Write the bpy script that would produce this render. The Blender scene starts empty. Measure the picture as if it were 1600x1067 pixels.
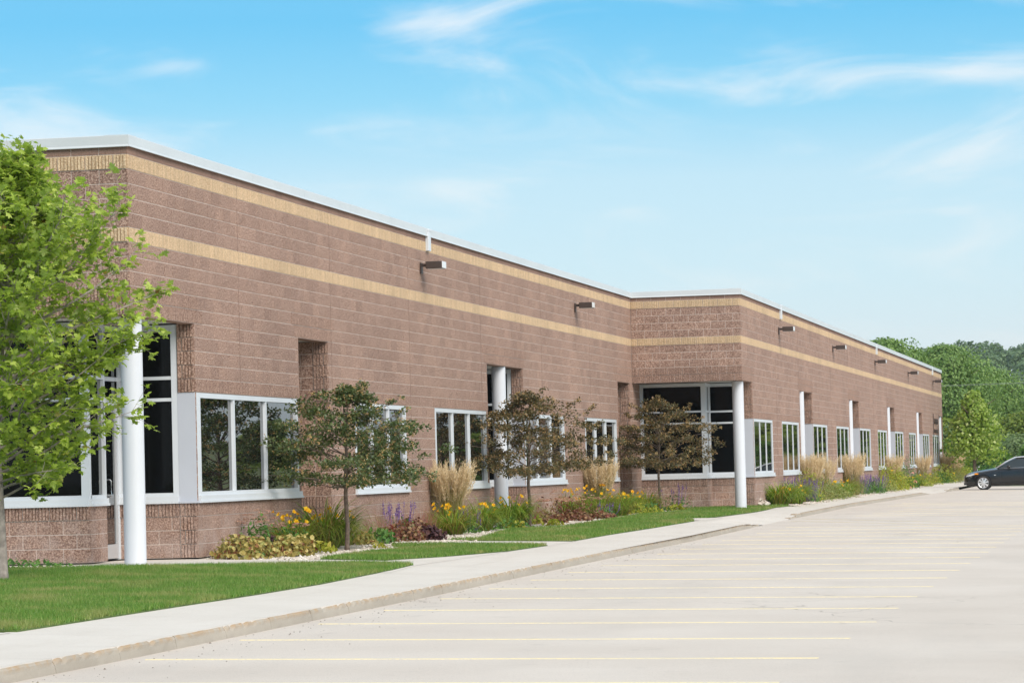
import bpy, bmesh, math, random
import numpy as np
from mathutils import Vector, Matrix

R = math.radians
scene = bpy.context.scene
COL = scene.collection
rng = np.random.default_rng(7)
random.seed(7)

# ------------------------------------------------------------------ camera
YAW, PITCH, ROLL, EYE = .1951, .0402, -.0254, 1.1658
_fw = Vector((-math.sin(YAW) * math.cos(PITCH), math.cos(YAW) * math.cos(PITCH), math.sin(PITCH)))
_r0 = Vector((math.cos(YAW), math.sin(YAW), 0))
_u0 = _r0.cross(_fw)
_r = _r0 * math.cos(ROLL) + _u0 * math.sin(ROLL)
_u = _u0 * math.cos(ROLL) - _r0 * math.sin(ROLL)
cam_data = bpy.data.cameras.new('camera')
cam_data.sensor_width = 36
cam_data.lens = 112.5
cam_data.clip_start = .5
cam_data.clip_end = 6000
cam = bpy.data.objects.new('camera', cam_data)
m = Matrix((_r, _u, -_fw)).transposed().to_4x4()
m.translation = (0, 0, EYE)
cam.matrix_world = m
COL.objects.link(cam)
scene.camera = cam

# ------------------------------------------------------------------ sky and sun
SUN_EL, SUN_AZ = R(37), R(132)          # azimuth clockwise from +Y
EXPOSURE = 1.25
HAZE = .00013
scene.view_settings.view_transform = 'Standard'
scene.view_settings.look = 'None'
scene.view_settings.gamma = 1
scene.view_settings.exposure = EXPOSURE
scene.view_settings.use_curve_mapping = False
scene.cycles.max_bounces = 8
scene.cycles.transparent_max_bounces = 8
scene.cycles.use_denoising = True

W = bpy.data.worlds.new('World')
scene.world = W
W.use_nodes = True
wt = W.node_tree
wt.nodes.clear()
def wn(t, **k):
    n = wt.nodes.new(t)
    for a, b in k.items(): setattr(n, a, b)
    return n
def wmath(op, a, b=None):
    n = wn('ShaderNodeMath', operation=op)
    for i, v in enumerate((a, b)):
        if v is None: continue
        if isinstance(v, (int, float)): n.inputs[i].default_value = v
        else: wt.links.new(v, n.inputs[i])
    return n.outputs[0]
sky = wn('ShaderNodeTexSky', sky_type='NISHITA')
sky.sun_disc = False
sky.sun_elevation = SUN_EL
sky.sun_rotation = SUN_AZ
sky.air_density = 1.0
sky.dust_density = 2.0
tc = wn('ShaderNodeTexCoord')
sp = wn('ShaderNodeSeparateXYZ')
wt.links.new(tc.outputs['Generated'], sp.inputs[0])
rampn = wn('ShaderNodeValToRGB')
el = rampn.color_ramp.elements
stops = [(0.0, (.80, .90, .95)), (.030, (.76, .89, .955)), (.060, (.62, .84, .95)), (.090, (.52, .78, .93)),
         (.115, (.22, .64, .91)), (.140, (.085, .53, .88)), (.30, (.22, .52, .80)), (1.0, (.30, .50, .70))]
el[0].position, el[0].color = stops[0][0], stops[0][1] + (1,)
el[1].position, el[1].color = stops[-1][0], stops[-1][1] + (1,)
for p_, c_ in stops[1:-1]:
    e = el.new(p_); e.color = c_ + (1,)
wt.links.new(sp.outputs[2], rampn.inputs[0])
az = wmath('ARCTAN2', sp.outputs[0], sp.outputs[1])
comb = wn('ShaderNodeCombineXYZ')
wt.links.new(wmath('MULTIPLY', az, 13), comb.inputs[0])
wt.links.new(wmath('MULTIPLY', sp.outputs[2], 44), comb.inputs[1])
comb.inputs[2].default_value = 3.7
nz = wn('ShaderNodeTexNoise')
nz.inputs['Scale'].default_value = 1.0
nz.inputs['Detail'].default_value = 9
nz.inputs['Roughness'].default_value = .56
nz.inputs['Distortion'].default_value = 1.1
wt.links.new(comb.outputs[0], nz.inputs['Vector'])
def blob(a0, e0, ra, re, gain):
    da = wmath('DIVIDE', wmath('SUBTRACT', az, R(a0)), R(ra))
    de = wmath('DIVIDE', wmath('SUBTRACT', sp.outputs[2], math.sin(R(e0))), R(re))
    q = wmath('ADD', wmath('MULTIPLY', da, da), wmath('MULTIPLY', de, de))
    return wmath('MULTIPLY', wmath('POWER', 2.718, wmath('MULTIPLY', q, -1)), gain)
bias = 0.0
# thin cirrus banks: azimuth, elevation, half sizes in degrees, weight
for b_ in [(-19.6, 6.2, 1.7, .75, .42), (-18.0, 5.8, 1.0, .32, .34), (-12.4, 8.1, 1.1, .35, .17), (-11.5, 6.75, .6, .55, .15), (-6.0, 6.9, 2.6, .42, .27),
           (-2.6, 6.8, 1.1, .22, .20), (-3.0, 5.2, 1.6, .7, .10), (-9.0, 5.6, 2.6, .35, .08), (-16.9, 7.3, .8, .16, .17), (-5.4, 3.9, 2.0, .35, .10), (-12.0, 5.1, .8, .3, .12),
           (-2.2, 8.2, 1.2, .3, .12), (20, 9, 14, 3, .16), (60, 12, 20, 4, .16), (140, 10, 30, 4, .16), (-70, 9, 25, 3, .16), (-120, 12, 30, 4, .16)]:
    t_ = blob(*b_)
    bias = t_ if isinstance(bias, float) else wmath('ADD', bias, t_)
up = wn('ShaderNodeMapRange'); up.interpolation_type = 'SMOOTHSTEP'     # unseen cloud cover added overhead to whiten the ambient light
up.inputs[1].default_value = .17; up.inputs[2].default_value = .5; up.inputs[4].default_value = .30
wt.links.new(sp.outputs[2], up.inputs[0])
comb2 = wn('ShaderNodeCombineXYZ')
wt.links.new(wmath('MULTIPLY', az, 5), comb2.inputs[0]); wt.links.new(wmath('MULTIPLY', sp.outputs[2], 17), comb2.inputs[1]); comb2.inputs[2].default_value = 9.1
nz2 = wn('ShaderNodeTexNoise'); nz2.inputs['Scale'].default_value = 1; nz2.inputs['Detail'].default_value = 7; nz2.inputs['Roughness'].default_value = .6; nz2.inputs['Distortion'].default_value = .8
wt.links.new(comb2.outputs[0], nz2.inputs['Vector'])
veil = wn('ShaderNodeMapRange'); veil.inputs[1].default_value = .40; veil.inputs[2].default_value = .75; veil.inputs[4].default_value = .21
wt.links.new(nz2.outputs[0], veil.inputs[0])
dens = wmath('ADD', wmath('ADD', wmath('ADD', nz.outputs[0], bias), up.outputs[0]), veil.outputs[0])
mr = wn('ShaderNodeMapRange')
mr.interpolation_type = 'SMOOTHSTEP'
mr.inputs[1].default_value = .52
mr.inputs[2].default_value = 1.05
mr.inputs[4].default_value = .86
wt.links.new(dens, mr.inputs[0])
mixc = wn('ShaderNodeMix', data_type='RGBA')
wt.links.new(mr.outputs[0], mixc.inputs[0])
wt.links.new(rampn.outputs[0], mixc.inputs[6])
mixc.inputs[7].default_value = (.90, .93, .95, 1)
scl = wn('ShaderNodeVectorMath', operation='SCALE')
wt.links.new(mixc.outputs[2], scl.inputs[0])
scl.inputs[3].default_value = 4.25
mixs = wn('ShaderNodeMix', data_type='RGBA')
mixs.inputs[0].default_value = .86
wt.links.new(sky.outputs[0], mixs.inputs[6])
wt.links.new(scl.outputs[0], mixs.inputs[7])
bg = wn('ShaderNodeBackground')
bg.inputs[1].default_value = .10
wt.links.new(mixs.outputs[2], bg.inputs[0])
wo = wn('ShaderNodeOutputWorld')
wt.links.new(bg.outputs[0], wo.inputs[0])

sun = bpy.data.lights.new('sun', 'SUN')
sun.energy = 1.5
sun.angle = R(38)
sun.color = (1, .92, .81)
so = bpy.data.objects.new('sun', sun)
sd = Vector((math.sin(SUN_AZ) * math.cos(SUN_EL), math.cos(SUN_AZ) * math.cos(SUN_EL), math.sin(SUN_EL)))
so.rotation_euler = sd.to_track_quat('Z', 'Y').to_euler()
so.location = (20, -20, 40)
COL.objects.link(so)

# ------------------------------------------------------------------ helpers
def tag(o, label=None, cat=None, group=None, kind=None):
    if label: o['label'] = label
    if cat: o['category'] = cat
    if group: o['group'] = group
    if kind: o['kind'] = kind
    return o
def empty(name, loc=(0, 0, 0), rz=0, parent=None):
    o = bpy.data.objects.new(name, None)
    o.location = loc
    o.rotation_euler = (0, 0, rz)
    o.empty_display_size = .2
    COL.objects.link(o)
    if parent: o.parent = parent
    return o
def link(name, me, parent=None, loc=None):
    o = bpy.data.objects.new(name, me)
    COL.objects.link(o)
    if parent: o.parent = parent
    if loc is not None: o.location = loc
    return o
def mesh_np(name, V, F, mats, smooth=False, midx=None):
    """V (n,3); F list of integer arrays (k,3) or (k,4)."""
    me = bpy.data.meshes.new(name)
    V = np.asarray(V, dtype=np.float32)
    F = [np.asarray(f, dtype=np.int32) for f in F if len(f)]
    me.vertices.add(len(V)); me.vertices.foreach_set('co', V.ravel())
    nl = sum(f.size for f in F); nf = sum(len(f) for f in F)
    me.loops.add(nl); me.polygons.add(nf)
    me.loops.foreach_set('vertex_index', np.concatenate([f.ravel() for f in F]))
    tot = np.concatenate([np.full(len(f), f.shape[1], np.int32) for f in F])
    st = np.concatenate(([0], np.cumsum(tot)[:-1])).astype(np.int32)
    me.polygons.foreach_set('loop_start', st)
    me.polygons.foreach_set('loop_total', tot)
    if midx is not None: me.polygons.foreach_set('material_index', np.asarray(midx, np.int32))
    me.polygons.foreach_set('use_smooth', np.full(nf, bool(smooth)))
    me.update(calc_edges=True)
    me.validate()
    for mt in (mats if isinstance(mats, (list, tuple)) else [mats]): me.materials.append(mt)
    return me
class MB:
    def __init__(s): s.v = []; s.f = []
    def box(s, x0, x1, y0, y1, z0, z1):
        n = len(s.v)
        s.v += [(x0, y0, z0), (x1, y0, z0), (x1, y1, z0), (x0, y1, z0), (x0, y0, z1), (x1, y0, z1), (x1, y1, z1), (x0, y1, z1)]
        s.f += [(n, n+3, n+2, n+1), (n+4, n+5, n+6, n+7), (n, n+1, n+5, n+4), (n+1, n+2, n+6, n+5), (n+2, n+3, n+7, n+6), (n+3, n, n+4, n+7)]
        return s
    def poly(s, pts):
        n = len(s.v); s.v += [tuple(p) for p in pts]; s.f.append(tuple(range(n, n + len(pts)))); return s
    def tube(s, pts, rad, sides=6, cap=True):
        pts = [Vector(p) for p in pts]
        if not isinstance(rad, (list, tuple)): rad = [rad] * len(pts)
        n = len(s.v)
        for i, p in enumerate(pts):
            d = (pts[min(i+1, len(pts)-1)] - pts[max(i-1, 0)]).normalized()
            a = d.cross(Vector((0, 0, 1)))
            if a.length < .05: a = d.cross(Vector((1, 0, 0)))
            a.normalize(); b = d.cross(a)
            for k in range(sides):
                t = 2 * math.pi * k / sides
                s.v.append(tuple(p + (a * math.cos(t) + b * math.sin(t)) * rad[i]))
        for i in range(len(pts) - 1):
            for k in range(sides):
                a0 = n + i*sides + k; a1 = n + i*sides + (k+1) % sides
                s.f.append((a0, a1, a1 + sides, a0 + sides))
        if cap:
            s.f.append(tuple(n + k for k in range(sides))[::-1])
            s.f.append(tuple(n + (len(pts)-1)*sides + k for k in range(sides)))
        return s
    def lathe(s, prof, c, axis='z', seg=24, cap=True):
        n = len(s.v)
        for (r, h) in prof:
            for k in range(seg):
                t = 2 * math.pi * k / seg
                q = (r * math.cos(t), r * math.sin(t), h)
                if axis == 'y': q = (q[0], q[2], q[1])
                if axis == 'x': q = (q[2], q[0], q[1])
                s.v.append((c[0] + q[0], c[1] + q[1], c[2] + q[2]))
        for i in range(len(prof) - 1):
            for k in range(seg):
                a0 = n + i*seg + k; a1 = n + i*seg + (k+1) % seg
                s.f.append((a0, a1, a1 + seg, a0 + seg))
        if not cap: return s
        s.f.append(tuple(n + k for k in range(seg))[::-1])
        s.f.append(tuple(n + (len(prof)-1)*seg + k for k in range(seg)))
        return s
    def mesh(s, name, mt, smooth=False):
        me = bpy.data.meshes.new(name)
        me.from_pydata(s.v, [], s.f)
        if smooth: me.polygons.foreach_set('use_smooth', [True] * len(me.polygons))
        for q in (mt if isinstance(mt, (list, tuple)) else [mt]): me.materials.append(q)
        me.update()
        return me
    def build(s, name, mt, parent=None, smooth=False):
        return link(name, s.mesh(name, mt, smooth), parent)
def autosmooth(o, deg=35):
    me = o.data
    bm = bmesh.new(); bm.from_mesh(me)
    for e in bm.edges:
        e.smooth = len(e.link_faces) == 2 and e.calc_face_angle(0) < R(deg)
    for f in bm.faces: f.smooth = True
    bm.to_mesh(me); bm.free()
def bevel(o, w=.006, seg=2):
    md = o.modifiers.new('bevel', 'BEVEL'); md.width = w; md.segments = seg; md.limit_method = 'ANGLE'; md.angle_limit = R(40)

# ------------------------------------------------------------------ materials
def newmat(name):
    mt = bpy.data.materials.new(name); mt.use_nodes = True
    nt = mt.node_tree
    return mt, nt, nt.nodes['Principled BSDF']
def node(nt, t, **k):
    n = nt.nodes.new(t)
    for a, b in k.items(): setattr(n, a, b)
    return n
def noise(nt, scale, detail=3, rough=.5, vec=None, dist=0):
    n = node(nt, 'ShaderNodeTexNoise')
    n.inputs['Scale'].default_value = scale; n.inputs['Detail'].default_value = detail
    n.inputs['Roughness'].default_value = rough; n.inputs['Distortion'].default_value = dist
    if vec is None:
        g = node(nt, 'ShaderNodeNewGeometry'); vec = g.outputs['Position']
    nt.links.new(vec, n.inputs['Vector'])
    return n.outputs[0]
def ramp(nt, fac, stops):
    n = node(nt, 'ShaderNodeValToRGB')
    e = n.color_ramp.elements
    e[0].position, e[0].color = stops[0][0], tuple(stops[0][1]) + (1,)
    e[1].position, e[1].color = stops[-1][0], tuple(stops[-1][1]) + (1,)
    for p_, c_ in stops[1:-1]:
        q = e.new(p_); q.color = tuple(c_) + (1,)
    nt.links.new(fac, n.inputs[0])
    return n.outputs[0]
def mixrgb(nt, a, b, fac, mode='MIX'):
    n = node(nt, 'ShaderNodeMix', data_type='RGBA', blend_type=mode)
    for i, v in ((6, a), (7, b)):
        if isinstance(v, tuple): n.inputs[i].default_value = v + (1,)
        else: nt.links.new(v, n.inputs[i])
    if isinstance(fac, (int, float)): n.inputs[0].default_value = fac
    else: nt.links.new(fac, n.inputs[0])
    return n.outputs[2]
def mth(nt, op, a, b=None, clamp=False):
    n = node(nt, 'ShaderNodeMath', operation=op, use_clamp=clamp)
    for i, v in enumerate((a, b)):
        if v is None: continue
        if isinstance(v, (int, float)): n.inputs[i].default_value = v
        else: nt.links.new(v, n.inputs[i])
    return n.outputs[0]
def maprange(nt, v, a, b, c=0, d=1):
    n = node(nt, 'ShaderNodeMapRange'); n.clamp = True
    nt.links.new(v, n.inputs[0])
    for i, q in enumerate((a, b, c, d)): n.inputs[i+1].default_value = q
    return n.outputs[0]
def bump(nt, h, strength, dist, bs):
    n = node(nt, 'ShaderNodeBump')
    n.inputs['Strength'].default_value = strength; n.inputs['Distance'].default_value = dist
    nt.links.new(h, n.inputs['Height']); nt.links.new(n.outputs[0], bs.inputs['Normal'])
def island(nt):
    g = node(nt, 'ShaderNodeNewGeometry'); o = node(nt, 'ShaderNodeObjectInfo')
    return mth(nt, 'FRACT', mth(nt, 'ADD', g.outputs['Random Per Island'], o.outputs['Random']))
def simple(name, col, rough=.5, metal=0, var=.0, scale=8, spec=.5):
    mt, nt, bs = newmat(name)
    bs.inputs['Roughness'].default_value = rough; bs.inputs['Metallic'].default_value = metal
    bs.inputs['Specular IOR Level'].default_value = spec
    if var:
        f = noise(nt, scale, 4)
        c = ramp(nt, f, [(.3, [x * (1 - var) for x in col]), (.7, [min(1, x * (1 + var)) for x in col])])
        nt.links.new(c, bs.inputs['Base Color'])
    else: bs.inputs['Base Color'].default_value = tuple(col) + (1,)
    return mt
def block_mat(name, dark, mid, light, pale=True, bs_=1.0):
    mt, nt, bs = newmat(name)
    n1 = noise(nt, 40, 3, .75)
    base = ramp(nt, n1, [(.37, dark), (.5, mid), (.63, light)])
    isl = island(nt)
    base = mixrgb(nt, base, ramp(nt, isl, [(0, (.90, .89, .89)), (.5, (1, 1, 1)), (1, (1.08, 1.07, 1.055))]), 1, 'MULTIPLY')
    big = noise(nt, .45, 4, .6)
    base = mixrgb(nt, base, ramp(nt, big, [(.3, (.88, .88, .88)), (.7, (1.08, 1.07, 1.06))]), 1, 'MULTIPLY')
    if pale:   # lime bloom washed out of the lowest courses
        g = node(nt, 'ShaderNodeNewGeometry'); s = node(nt, 'ShaderNodeSeparateXYZ')
        nt.links.new(g.outputs['Position'], s.inputs[0])
        hz = maprange(nt, s.outputs[2], 0, .95, 1, 0)
        st = maprange(nt, noise(nt, 3.1, 5, .65), .42, .68)
        base = mixrgb(nt, base, (.50, .41, .38), mth(nt, 'MULTIPLY', mth(nt, 'MULTIPLY', hz, st), .62))
    nt.links.new(base, bs.inputs['Base Color'])
    bs.inputs['Roughness'].default_value = .92
    bs.inputs['Specular IOR Level'].default_value = .25
    bump(nt, noise(nt, 42, 4, .7), bs_, .020, bs)
    return mt
M = {}
M['brown'] = block_mat('brown_block', (.170, .098, .074), (.345, .226, .180), (.55, .39, .32))
M['brown_smooth'] = block_mat('brown_smooth_block', (.29, .185, .146), (.315, .202, .160), (.345, .225, .18), False)
M['tan'] = block_mat('tan_block', (.47, .335, .205), (.63, .465, .30), (.76, .59, .41), False)
M['mortar'] = simple('mortar', (.60, .505, .455), .95, var=.12, scale=5)
M['joint'] = simple('joint_sealant', (.24, .16, .13), .8)
M['metal'] = simple('white_aluminium', (.62, .655, .70), .38, var=.03, scale=2)
M['panel'] = simple('grey_panel', (.49, .515, .58), .45, var=.03, scale=1.5)
M['coping'] = simple('coping_metal', (.57, .60, .62), .35, var=.04, scale=.8)
M['column'] = simple('column_paint', (.62, .64, .69), .42, var=.02, scale=2)
M['soffit'] = simple('soffit', (.62, .62, .60), .8)
M['bronze'] = simple('bronze_metal', (.055, .038, .032), .5)
M['lens'] = simple('lens_and_sunlit_end', (.7, .72, .74), .25)
M['steel'] = simple('steel', (.62, .63, .64), .25, 1)
M['roof'] = simple('roof_membrane', (.5, .5, .5), .9)
M['door'] = simple('door_aluminium', (.55, .57, .60), .35, .3)
# glazing: dark tinted glass, mirror-like at low angles
mt, nt, bs = newmat('tinted_glass')
bs.inputs['Base Color'].default_value = (.006, .007, .008, 1)
bs.inputs['Roughness'].default_value = .015
bs.inputs['IOR'].default_value = 4.0
_g = noise(nt, .9, 1)
bump(nt, _g, .05, .02, bs)
M['glass'] = mt
mt, nt, bs = newmat('entry_glass')
bs.inputs['Base Color'].default_value = (.004, .0045, .005, 1)
bs.inputs['Roughness'].default_value = .02
bs.inputs['IOR'].default_value = 1.22
M['glass2'] = mt
# concrete
def concrete(name, a, b, fine=220, bumpy=.25, stain=None):
    mt, nt, bs = newmat(name)
    c = ramp(nt, noise(nt, .7, 6, .6), [(.3, a), (.7, b)])
    sp_ = noise(nt, fine, 2, .6)
    c = mixrgb(nt, c, ramp(nt, sp_, [(.30, (.80, .79, .78)), (.5, (1, 1, 1)), (.75, (1.06, 1.06, 1.06))]), .8, 'MULTIPLY')
    streak = node(nt, 'ShaderNodeMapping'); streak.inputs['Scale'].default_value = (2.2, .22, 1)
    g = node(nt, 'ShaderNodeNewGeometry'); nt.links.new(g.outputs['Position'], streak.inputs[0])
    s2 = noise(nt, 1.2, 5, .65, streak.outputs[0])
    c = mixrgb(nt, c, (.50, .44, .37), mth(nt, 'MULTIPLY', maprange(nt, s2, .52, .75), .35))
    if stain:
        c = stain(nt, c)
    nt.links.new(c, bs.inputs['Base Color'])
    bs.inputs['Roughness'].default_value = .9
    bs.inputs['Specular IOR Level'].default_value = .3
    bump(nt, sp_, bumpy, .004, bs)
    return mt
M['walk'] = concrete('walk_concrete', (.625, .575, .515), (.69, .64, .58))
def kerb_stain(nt, c):    # rust-brown wear along the arris and grime by the gutter
    tcn = node(nt, 'ShaderNodeTexCoord'); s = node(nt, 'ShaderNodeSeparateXYZ')
    nt.links.new(tcn.outputs['Object'], s.inputs[0])
    edge = maprange(nt, s.outputs[2], .062, .108)
    n = maprange(nt, noise(nt, 7, 6, .7), .40, .58)
    c = mixrgb(nt, c, (.40, .27, .155), mth(nt, 'MULTIPLY', mth(nt, 'MULTIPLY', edge, n), .85))
    low = maprange(nt, s.outputs[2], .0, .05, 1, 0)
    return mixrgb(nt, c, (.33, .29, .25), mth(nt, 'MULTIPLY', low, mth(nt, 'MULTIPLY', maprange(nt, noise(nt, 6, 5), .35, .7), .6)))
M['kerb'] = concrete('kerb_concrete', (.35, .312, .262), (.43, .388, .332), 160, .4, kerb_stain)
mt, nt, bs = newmat('lot_paving')
c = ramp(nt, noise(nt, .35, 6, .6), [(.3, (.575, .508, .445)), (.7, (.655, .59, .525))])
sp_ = noise(nt, 75, 4, .75)
c = mixrgb(nt, c, ramp(nt, sp_, [(.28, (.60, .58, .56)), (.47, (1, 1, 1)), (.60, (1.0, 1.0, 1.0)), (.74, (1.15, 1.15, 1.15))]), .9, 'MULTIPLY')
mp = node(nt, 'ShaderNodeMapping'); mp.inputs['Scale'].default_value = (.8, .14, 1); mp.inputs['Rotation'].default_value = (0, 0, .05)
g = node(nt, 'ShaderNodeNewGeometry'); nt.links.new(g.outputs['Position'], mp.inputs[0])
c = mixrgb(nt, c, (.44, .41, .375), mth(nt, 'MULTIPLY', maprange(nt, noise(nt, 1.0, 6, .6, mp.outputs[0]), .5, .74), .30))
c = mixrgb(nt, c, (.30, .27, .24), mth(nt, 'MULTIPLY', maprange(nt, noise(nt, 1.7, 3, .5, None, .6), .66, .76), .22))
vo = node(nt, 'ShaderNodeTexVoronoi', feature='DISTANCE_TO_EDGE'); vo.inputs['Scale'].default_value = .13      # hairline cracks
wv = node(nt, 'ShaderNodeMapping'); nt.links.new(g.outputs['Position'], wv.inputs[0])
wob = node(nt, 'ShaderNodeVectorMath', operation='ADD'); nt.links.new(wv.outputs[0], wob.inputs[0])
nv = node(nt, 'ShaderNodeTexNoise'); nv.inputs['Scale'].default_value = .9; nv.inputs['Detail'].default_value = 5; nt.links.new(g.outputs['Position'], nv.inputs['Vector'])
nsc = node(nt, 'ShaderNodeVectorMath', operation='SCALE'); nt.links.new(nv.outputs['Color'], nsc.inputs[0]); nsc.inputs[3].default_value = 1.3
nt.links.new(nsc.outputs[0], wob.inputs[1]); nt.links.new(wob.outputs[0], vo.inputs['Vector'])
ck = mth(nt, 'MULTIPLY', maprange(nt, vo.outputs['Distance'], .0006, .0022, 1, 0), maprange(nt, noise(nt, .11, 2), .47, .56))
c = mixrgb(nt, c, (.22, .19, .16), mth(nt, 'MULTIPLY', ck, .5))
nt.links.new(c, bs.inputs['Base Color']); bs.inputs['Roughness'].default_value = .93; bs.inputs['Specular IOR Level'].default_value = .25
bump(nt, sp_, .5, .008, bs)
M['lot'] = mt
mt, nt, bs = newmat('line_paint')
f = mth(nt, 'MULTIPLY', maprange(nt, noise(nt, 40, 4, .7), .36, .54), maprange(nt, noise(nt, 1.3, 3, .6), .30, .52, .45, 1))
c = mixrgb(nt, (.60, .55, .47), (.86, .73, .42), f)
nt.links.new(c, bs.inputs['Base Color']); bs.inputs['Roughness'].default_value = .8
M['paint'] = mt
M['gravel'] = None
def leaf_mat(name, stops, trans=.35, rough=.5, spec=.35, patch=None, two=None):
    mt, nt, bs = newmat(name)
    isl = island(nt)
    c = ramp(nt, isl, stops)
    if patch:
        f = maprange(nt, noise(nt, patch[1], 4, .6), patch[2], patch[3])
        c = mixrgb(nt, c, patch[0], mth(nt, 'MULTIPLY', f, patch[4]))
    if two:      # paler underside
        g = node(nt, 'ShaderNodeNewGeometry')
        c = mixrgb(nt, c, two, mth(nt, 'MULTIPLY', g.outputs['Backfacing'], .6))
    nt.links.new(c, bs.inputs['Base Color'])
    bs.inputs['Roughness'].default_value = rough
    bs.inputs['Specular IOR Level'].default_value = spec
    out = nt.nodes['Material Output']
    tr = node(nt, 'ShaderNodeBsdfTranslucent')
    nt.links.new(mixrgb(nt, c, (1.5, 1.5, .8), 1, 'MULTIPLY'), tr.inputs[0])
    mx = node(nt, 'ShaderNodeMixShader'); mx.inputs[0].default_value = trans
    nt.links.new(bs.outputs[0], mx.inputs[1]); nt.links.new(tr.outputs[0], mx.inputs[2])
    nt.links.new(mx.outputs[0], out.inputs[0])
    return mt
M['maple'] = leaf_mat('maple_leaf', [(0, (.19, .28, .034)), (.4, (.34, .45, .058)), (.75, (.46, .57, .11)), (.985, (.56, .63, .16)), (1, (.34, .16, .03))], .5, .42, .45, two=(.22, .30, .10))
M['hawthorn'] = leaf_mat('hawthorn_leaf', [(0, (.05, .08, .028)), (.5, (.085, .125, .038)), (.8, (.12, .155, .05)), (1, (.17, .15, .055))], .2, .4, .5)
M['hawthorn2'] = leaf_mat('hawthorn_bronze_leaf', [(0, (.065, .068, .030)), (.5, (.12, .105, .045)), (.8, (.18, .13, .06)), (1, (.24, .13, .065))], .2, .45, .45)
M['berry'] = leaf_mat('berry', [(0, (.36, .21, .08)), (.5, (.50, .32, .13)), (1, (.60, .44, .20))], 0, .5)
M['bark'] = simple('bark', (.155, .115, .09), .9, var=.35, scale=22)
M['bark_grey'] = simple('grey_bark', (.30, .26, .235), .85, var=.30, scale=14)
M['lily'] = leaf_mat('daylily_blade', [(0, (.11, .22, .02)), (.5, (.20, .33, .04)), (.8, (.32, .39, .055)), (.92, (.32, .28, .06)), (1, (.38, .24, .08))], .35)
M['lily_dry'] = leaf_mat('daylily_dry_blade', [(0, (.10, .13, .02)), (.4, (.18, .18, .035)), (.7, (.28, .21, .06)), (1, (.36, .22, .09))], .3)
M['flower_yellow'] = leaf_mat('yellow_petal', [(0, (.85, .50, .01)), (.5, (.88, .58, .02)), (1, (.85, .36, .02))], .3)
M['flower_pink'] = leaf_mat('pink_petal', [(0, (.75, .30, .28)), (1, (.80, .48, .42))], .3)
M['heuchera'] = leaf_mat('coral_bells_leaf', [(0, (.20, .18, .055)), (.3, (.46, .39, .13)), (.6, (.58, .47, .19)), (.75, (.24, .29, .08)), (.88, (.34, .17, .06)), (1, (.10, .025, .02))], .25)
M['heuchera_red'] = leaf_mat('bronze_coral_bells_leaf', [(0, (.10, .035, .025)), (.4, (.20, .085, .05)), (.7, (.32, .19, .10)), (.85, (.16, .15, .06)), (1, (.22, .04, .03))], .25)
M['heuchera_dark'] = leaf_mat('purple_coral_bells_leaf', [(0, (.045, .018, .024)), (.6, (.09, .04, .045)), (1, (.17, .085, .075))], .2)
M['hosta'] = leaf_mat('lime_leaf', [(0, (.22, .28, .025)), (.6, (.36, .37, .05)), (1, (.45, .38, .08))], .35)
M['green'] = leaf_mat('green_leaf', [(0, (.045, .125, .028)), (.6, (.085, .20, .04)), (1, (.14, .26, .055))], .3)
M['yellowgreen'] = leaf_mat('yellow_green_leaf', [(0, (.19, .25, .025)), (.5, (.29, .34, .04)), (.85, (.40, .40, .06)), (1, (.46, .36, .08))], .35)
M['sage'] = leaf_mat('grey_green_leaf', [(0, (.16, .22, .07)), (.6, (.27, .32, .10)), (1, (.40, .38, .16))], .3)
M['purple'] = leaf_mat('purple_spike', [(0, (.12, .06, .26)), (1, (.23, .14, .40))], .2)
M['sedum'] = leaf_mat('sedum_head', [(0, (.38, .17, .15)), (.5, (.46, .26, .20)), (1, (.50, .36, .25))], .15)
M['sedum_red'] = leaf_mat('sedum_red_head', [(0, (.42, .17, .15)), (.5, (.54, .29, .22)), (1, (.62, .46, .32))], .15)
M['plume'] = leaf_mat('plume', [(0, (.52, .39, .24)), (.5, (.70, .56, .38)), (1, (.82, .70, .51))], .15, .8, .1)
M['stem'] = leaf_mat('grass_stem', [(0, (.16, .17, .05)), (.5, (.28, .25, .09)), (1, (.46, .37, .18))], .3, .7, .2)
M['muhly'] = leaf_mat('muhly', [(0, (.30, .13, .13)), (1, (.42, .22, .18))], .4, .8, .1)
M['lawn'] = leaf_mat('lawn_blade', [(0, (.095, .205, .034)), (.5, (.15, .28, .052)), (.85, (.21, .34, .07)), (1, (.36, .38, .15))], .35, .5, .3, patch=((.40, .36, .16), .9, .48, .68, .8))
M['sod'] = simple('sod', (.075, .12, .025), .95, var=.35, scale=6)
mt, nt, bs = newmat('white_gravel')
c = ramp(nt, island(nt), [(0, (.42, .36, .30)), (.5, (.58, .51, .44)), (1, (.70, .66, .60))])
nt.links.new(c, bs.inputs['Base Color']); bs.inputs['Roughness'].default_value = .85
M['gravel'] = mt
M['gravel_bed'] = simple('gravel_bed', (.50, .45, .39), .95, var=.4, scale=30)
M['soil'] = simple('soil', (.17, .13, .10), .95, var=.3, scale=12)
M['meadow'] = simple('meadow', (.13, .145, .035), .95, var=.35, scale=.12)
M['tree_a'] = leaf_mat('broadleaf_green', [(0, (.12, .215, .055)), (.5, (.185, .30, .078)), (1, (.26, .37, .11))], .3)
M['tree_b'] = leaf_mat('dark_oak_green', [(0, (.095, .16, .075)), (.5, (.135, .21, .095)), (1, (.18, .26, .12))], .25)
M['tree_c'] = leaf_mat('yellow_green_tree', [(0, (.13, .19, .022)), (.5, (.185, .25, .032)), (1, (.24, .29, .05))], .35)
M['tree_d'] = leaf_mat('willow_green', [(0, (.12, .19, .065)), (.5, (.17, .24, .085)), (1, (.22, .29, .12))], .3)
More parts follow.
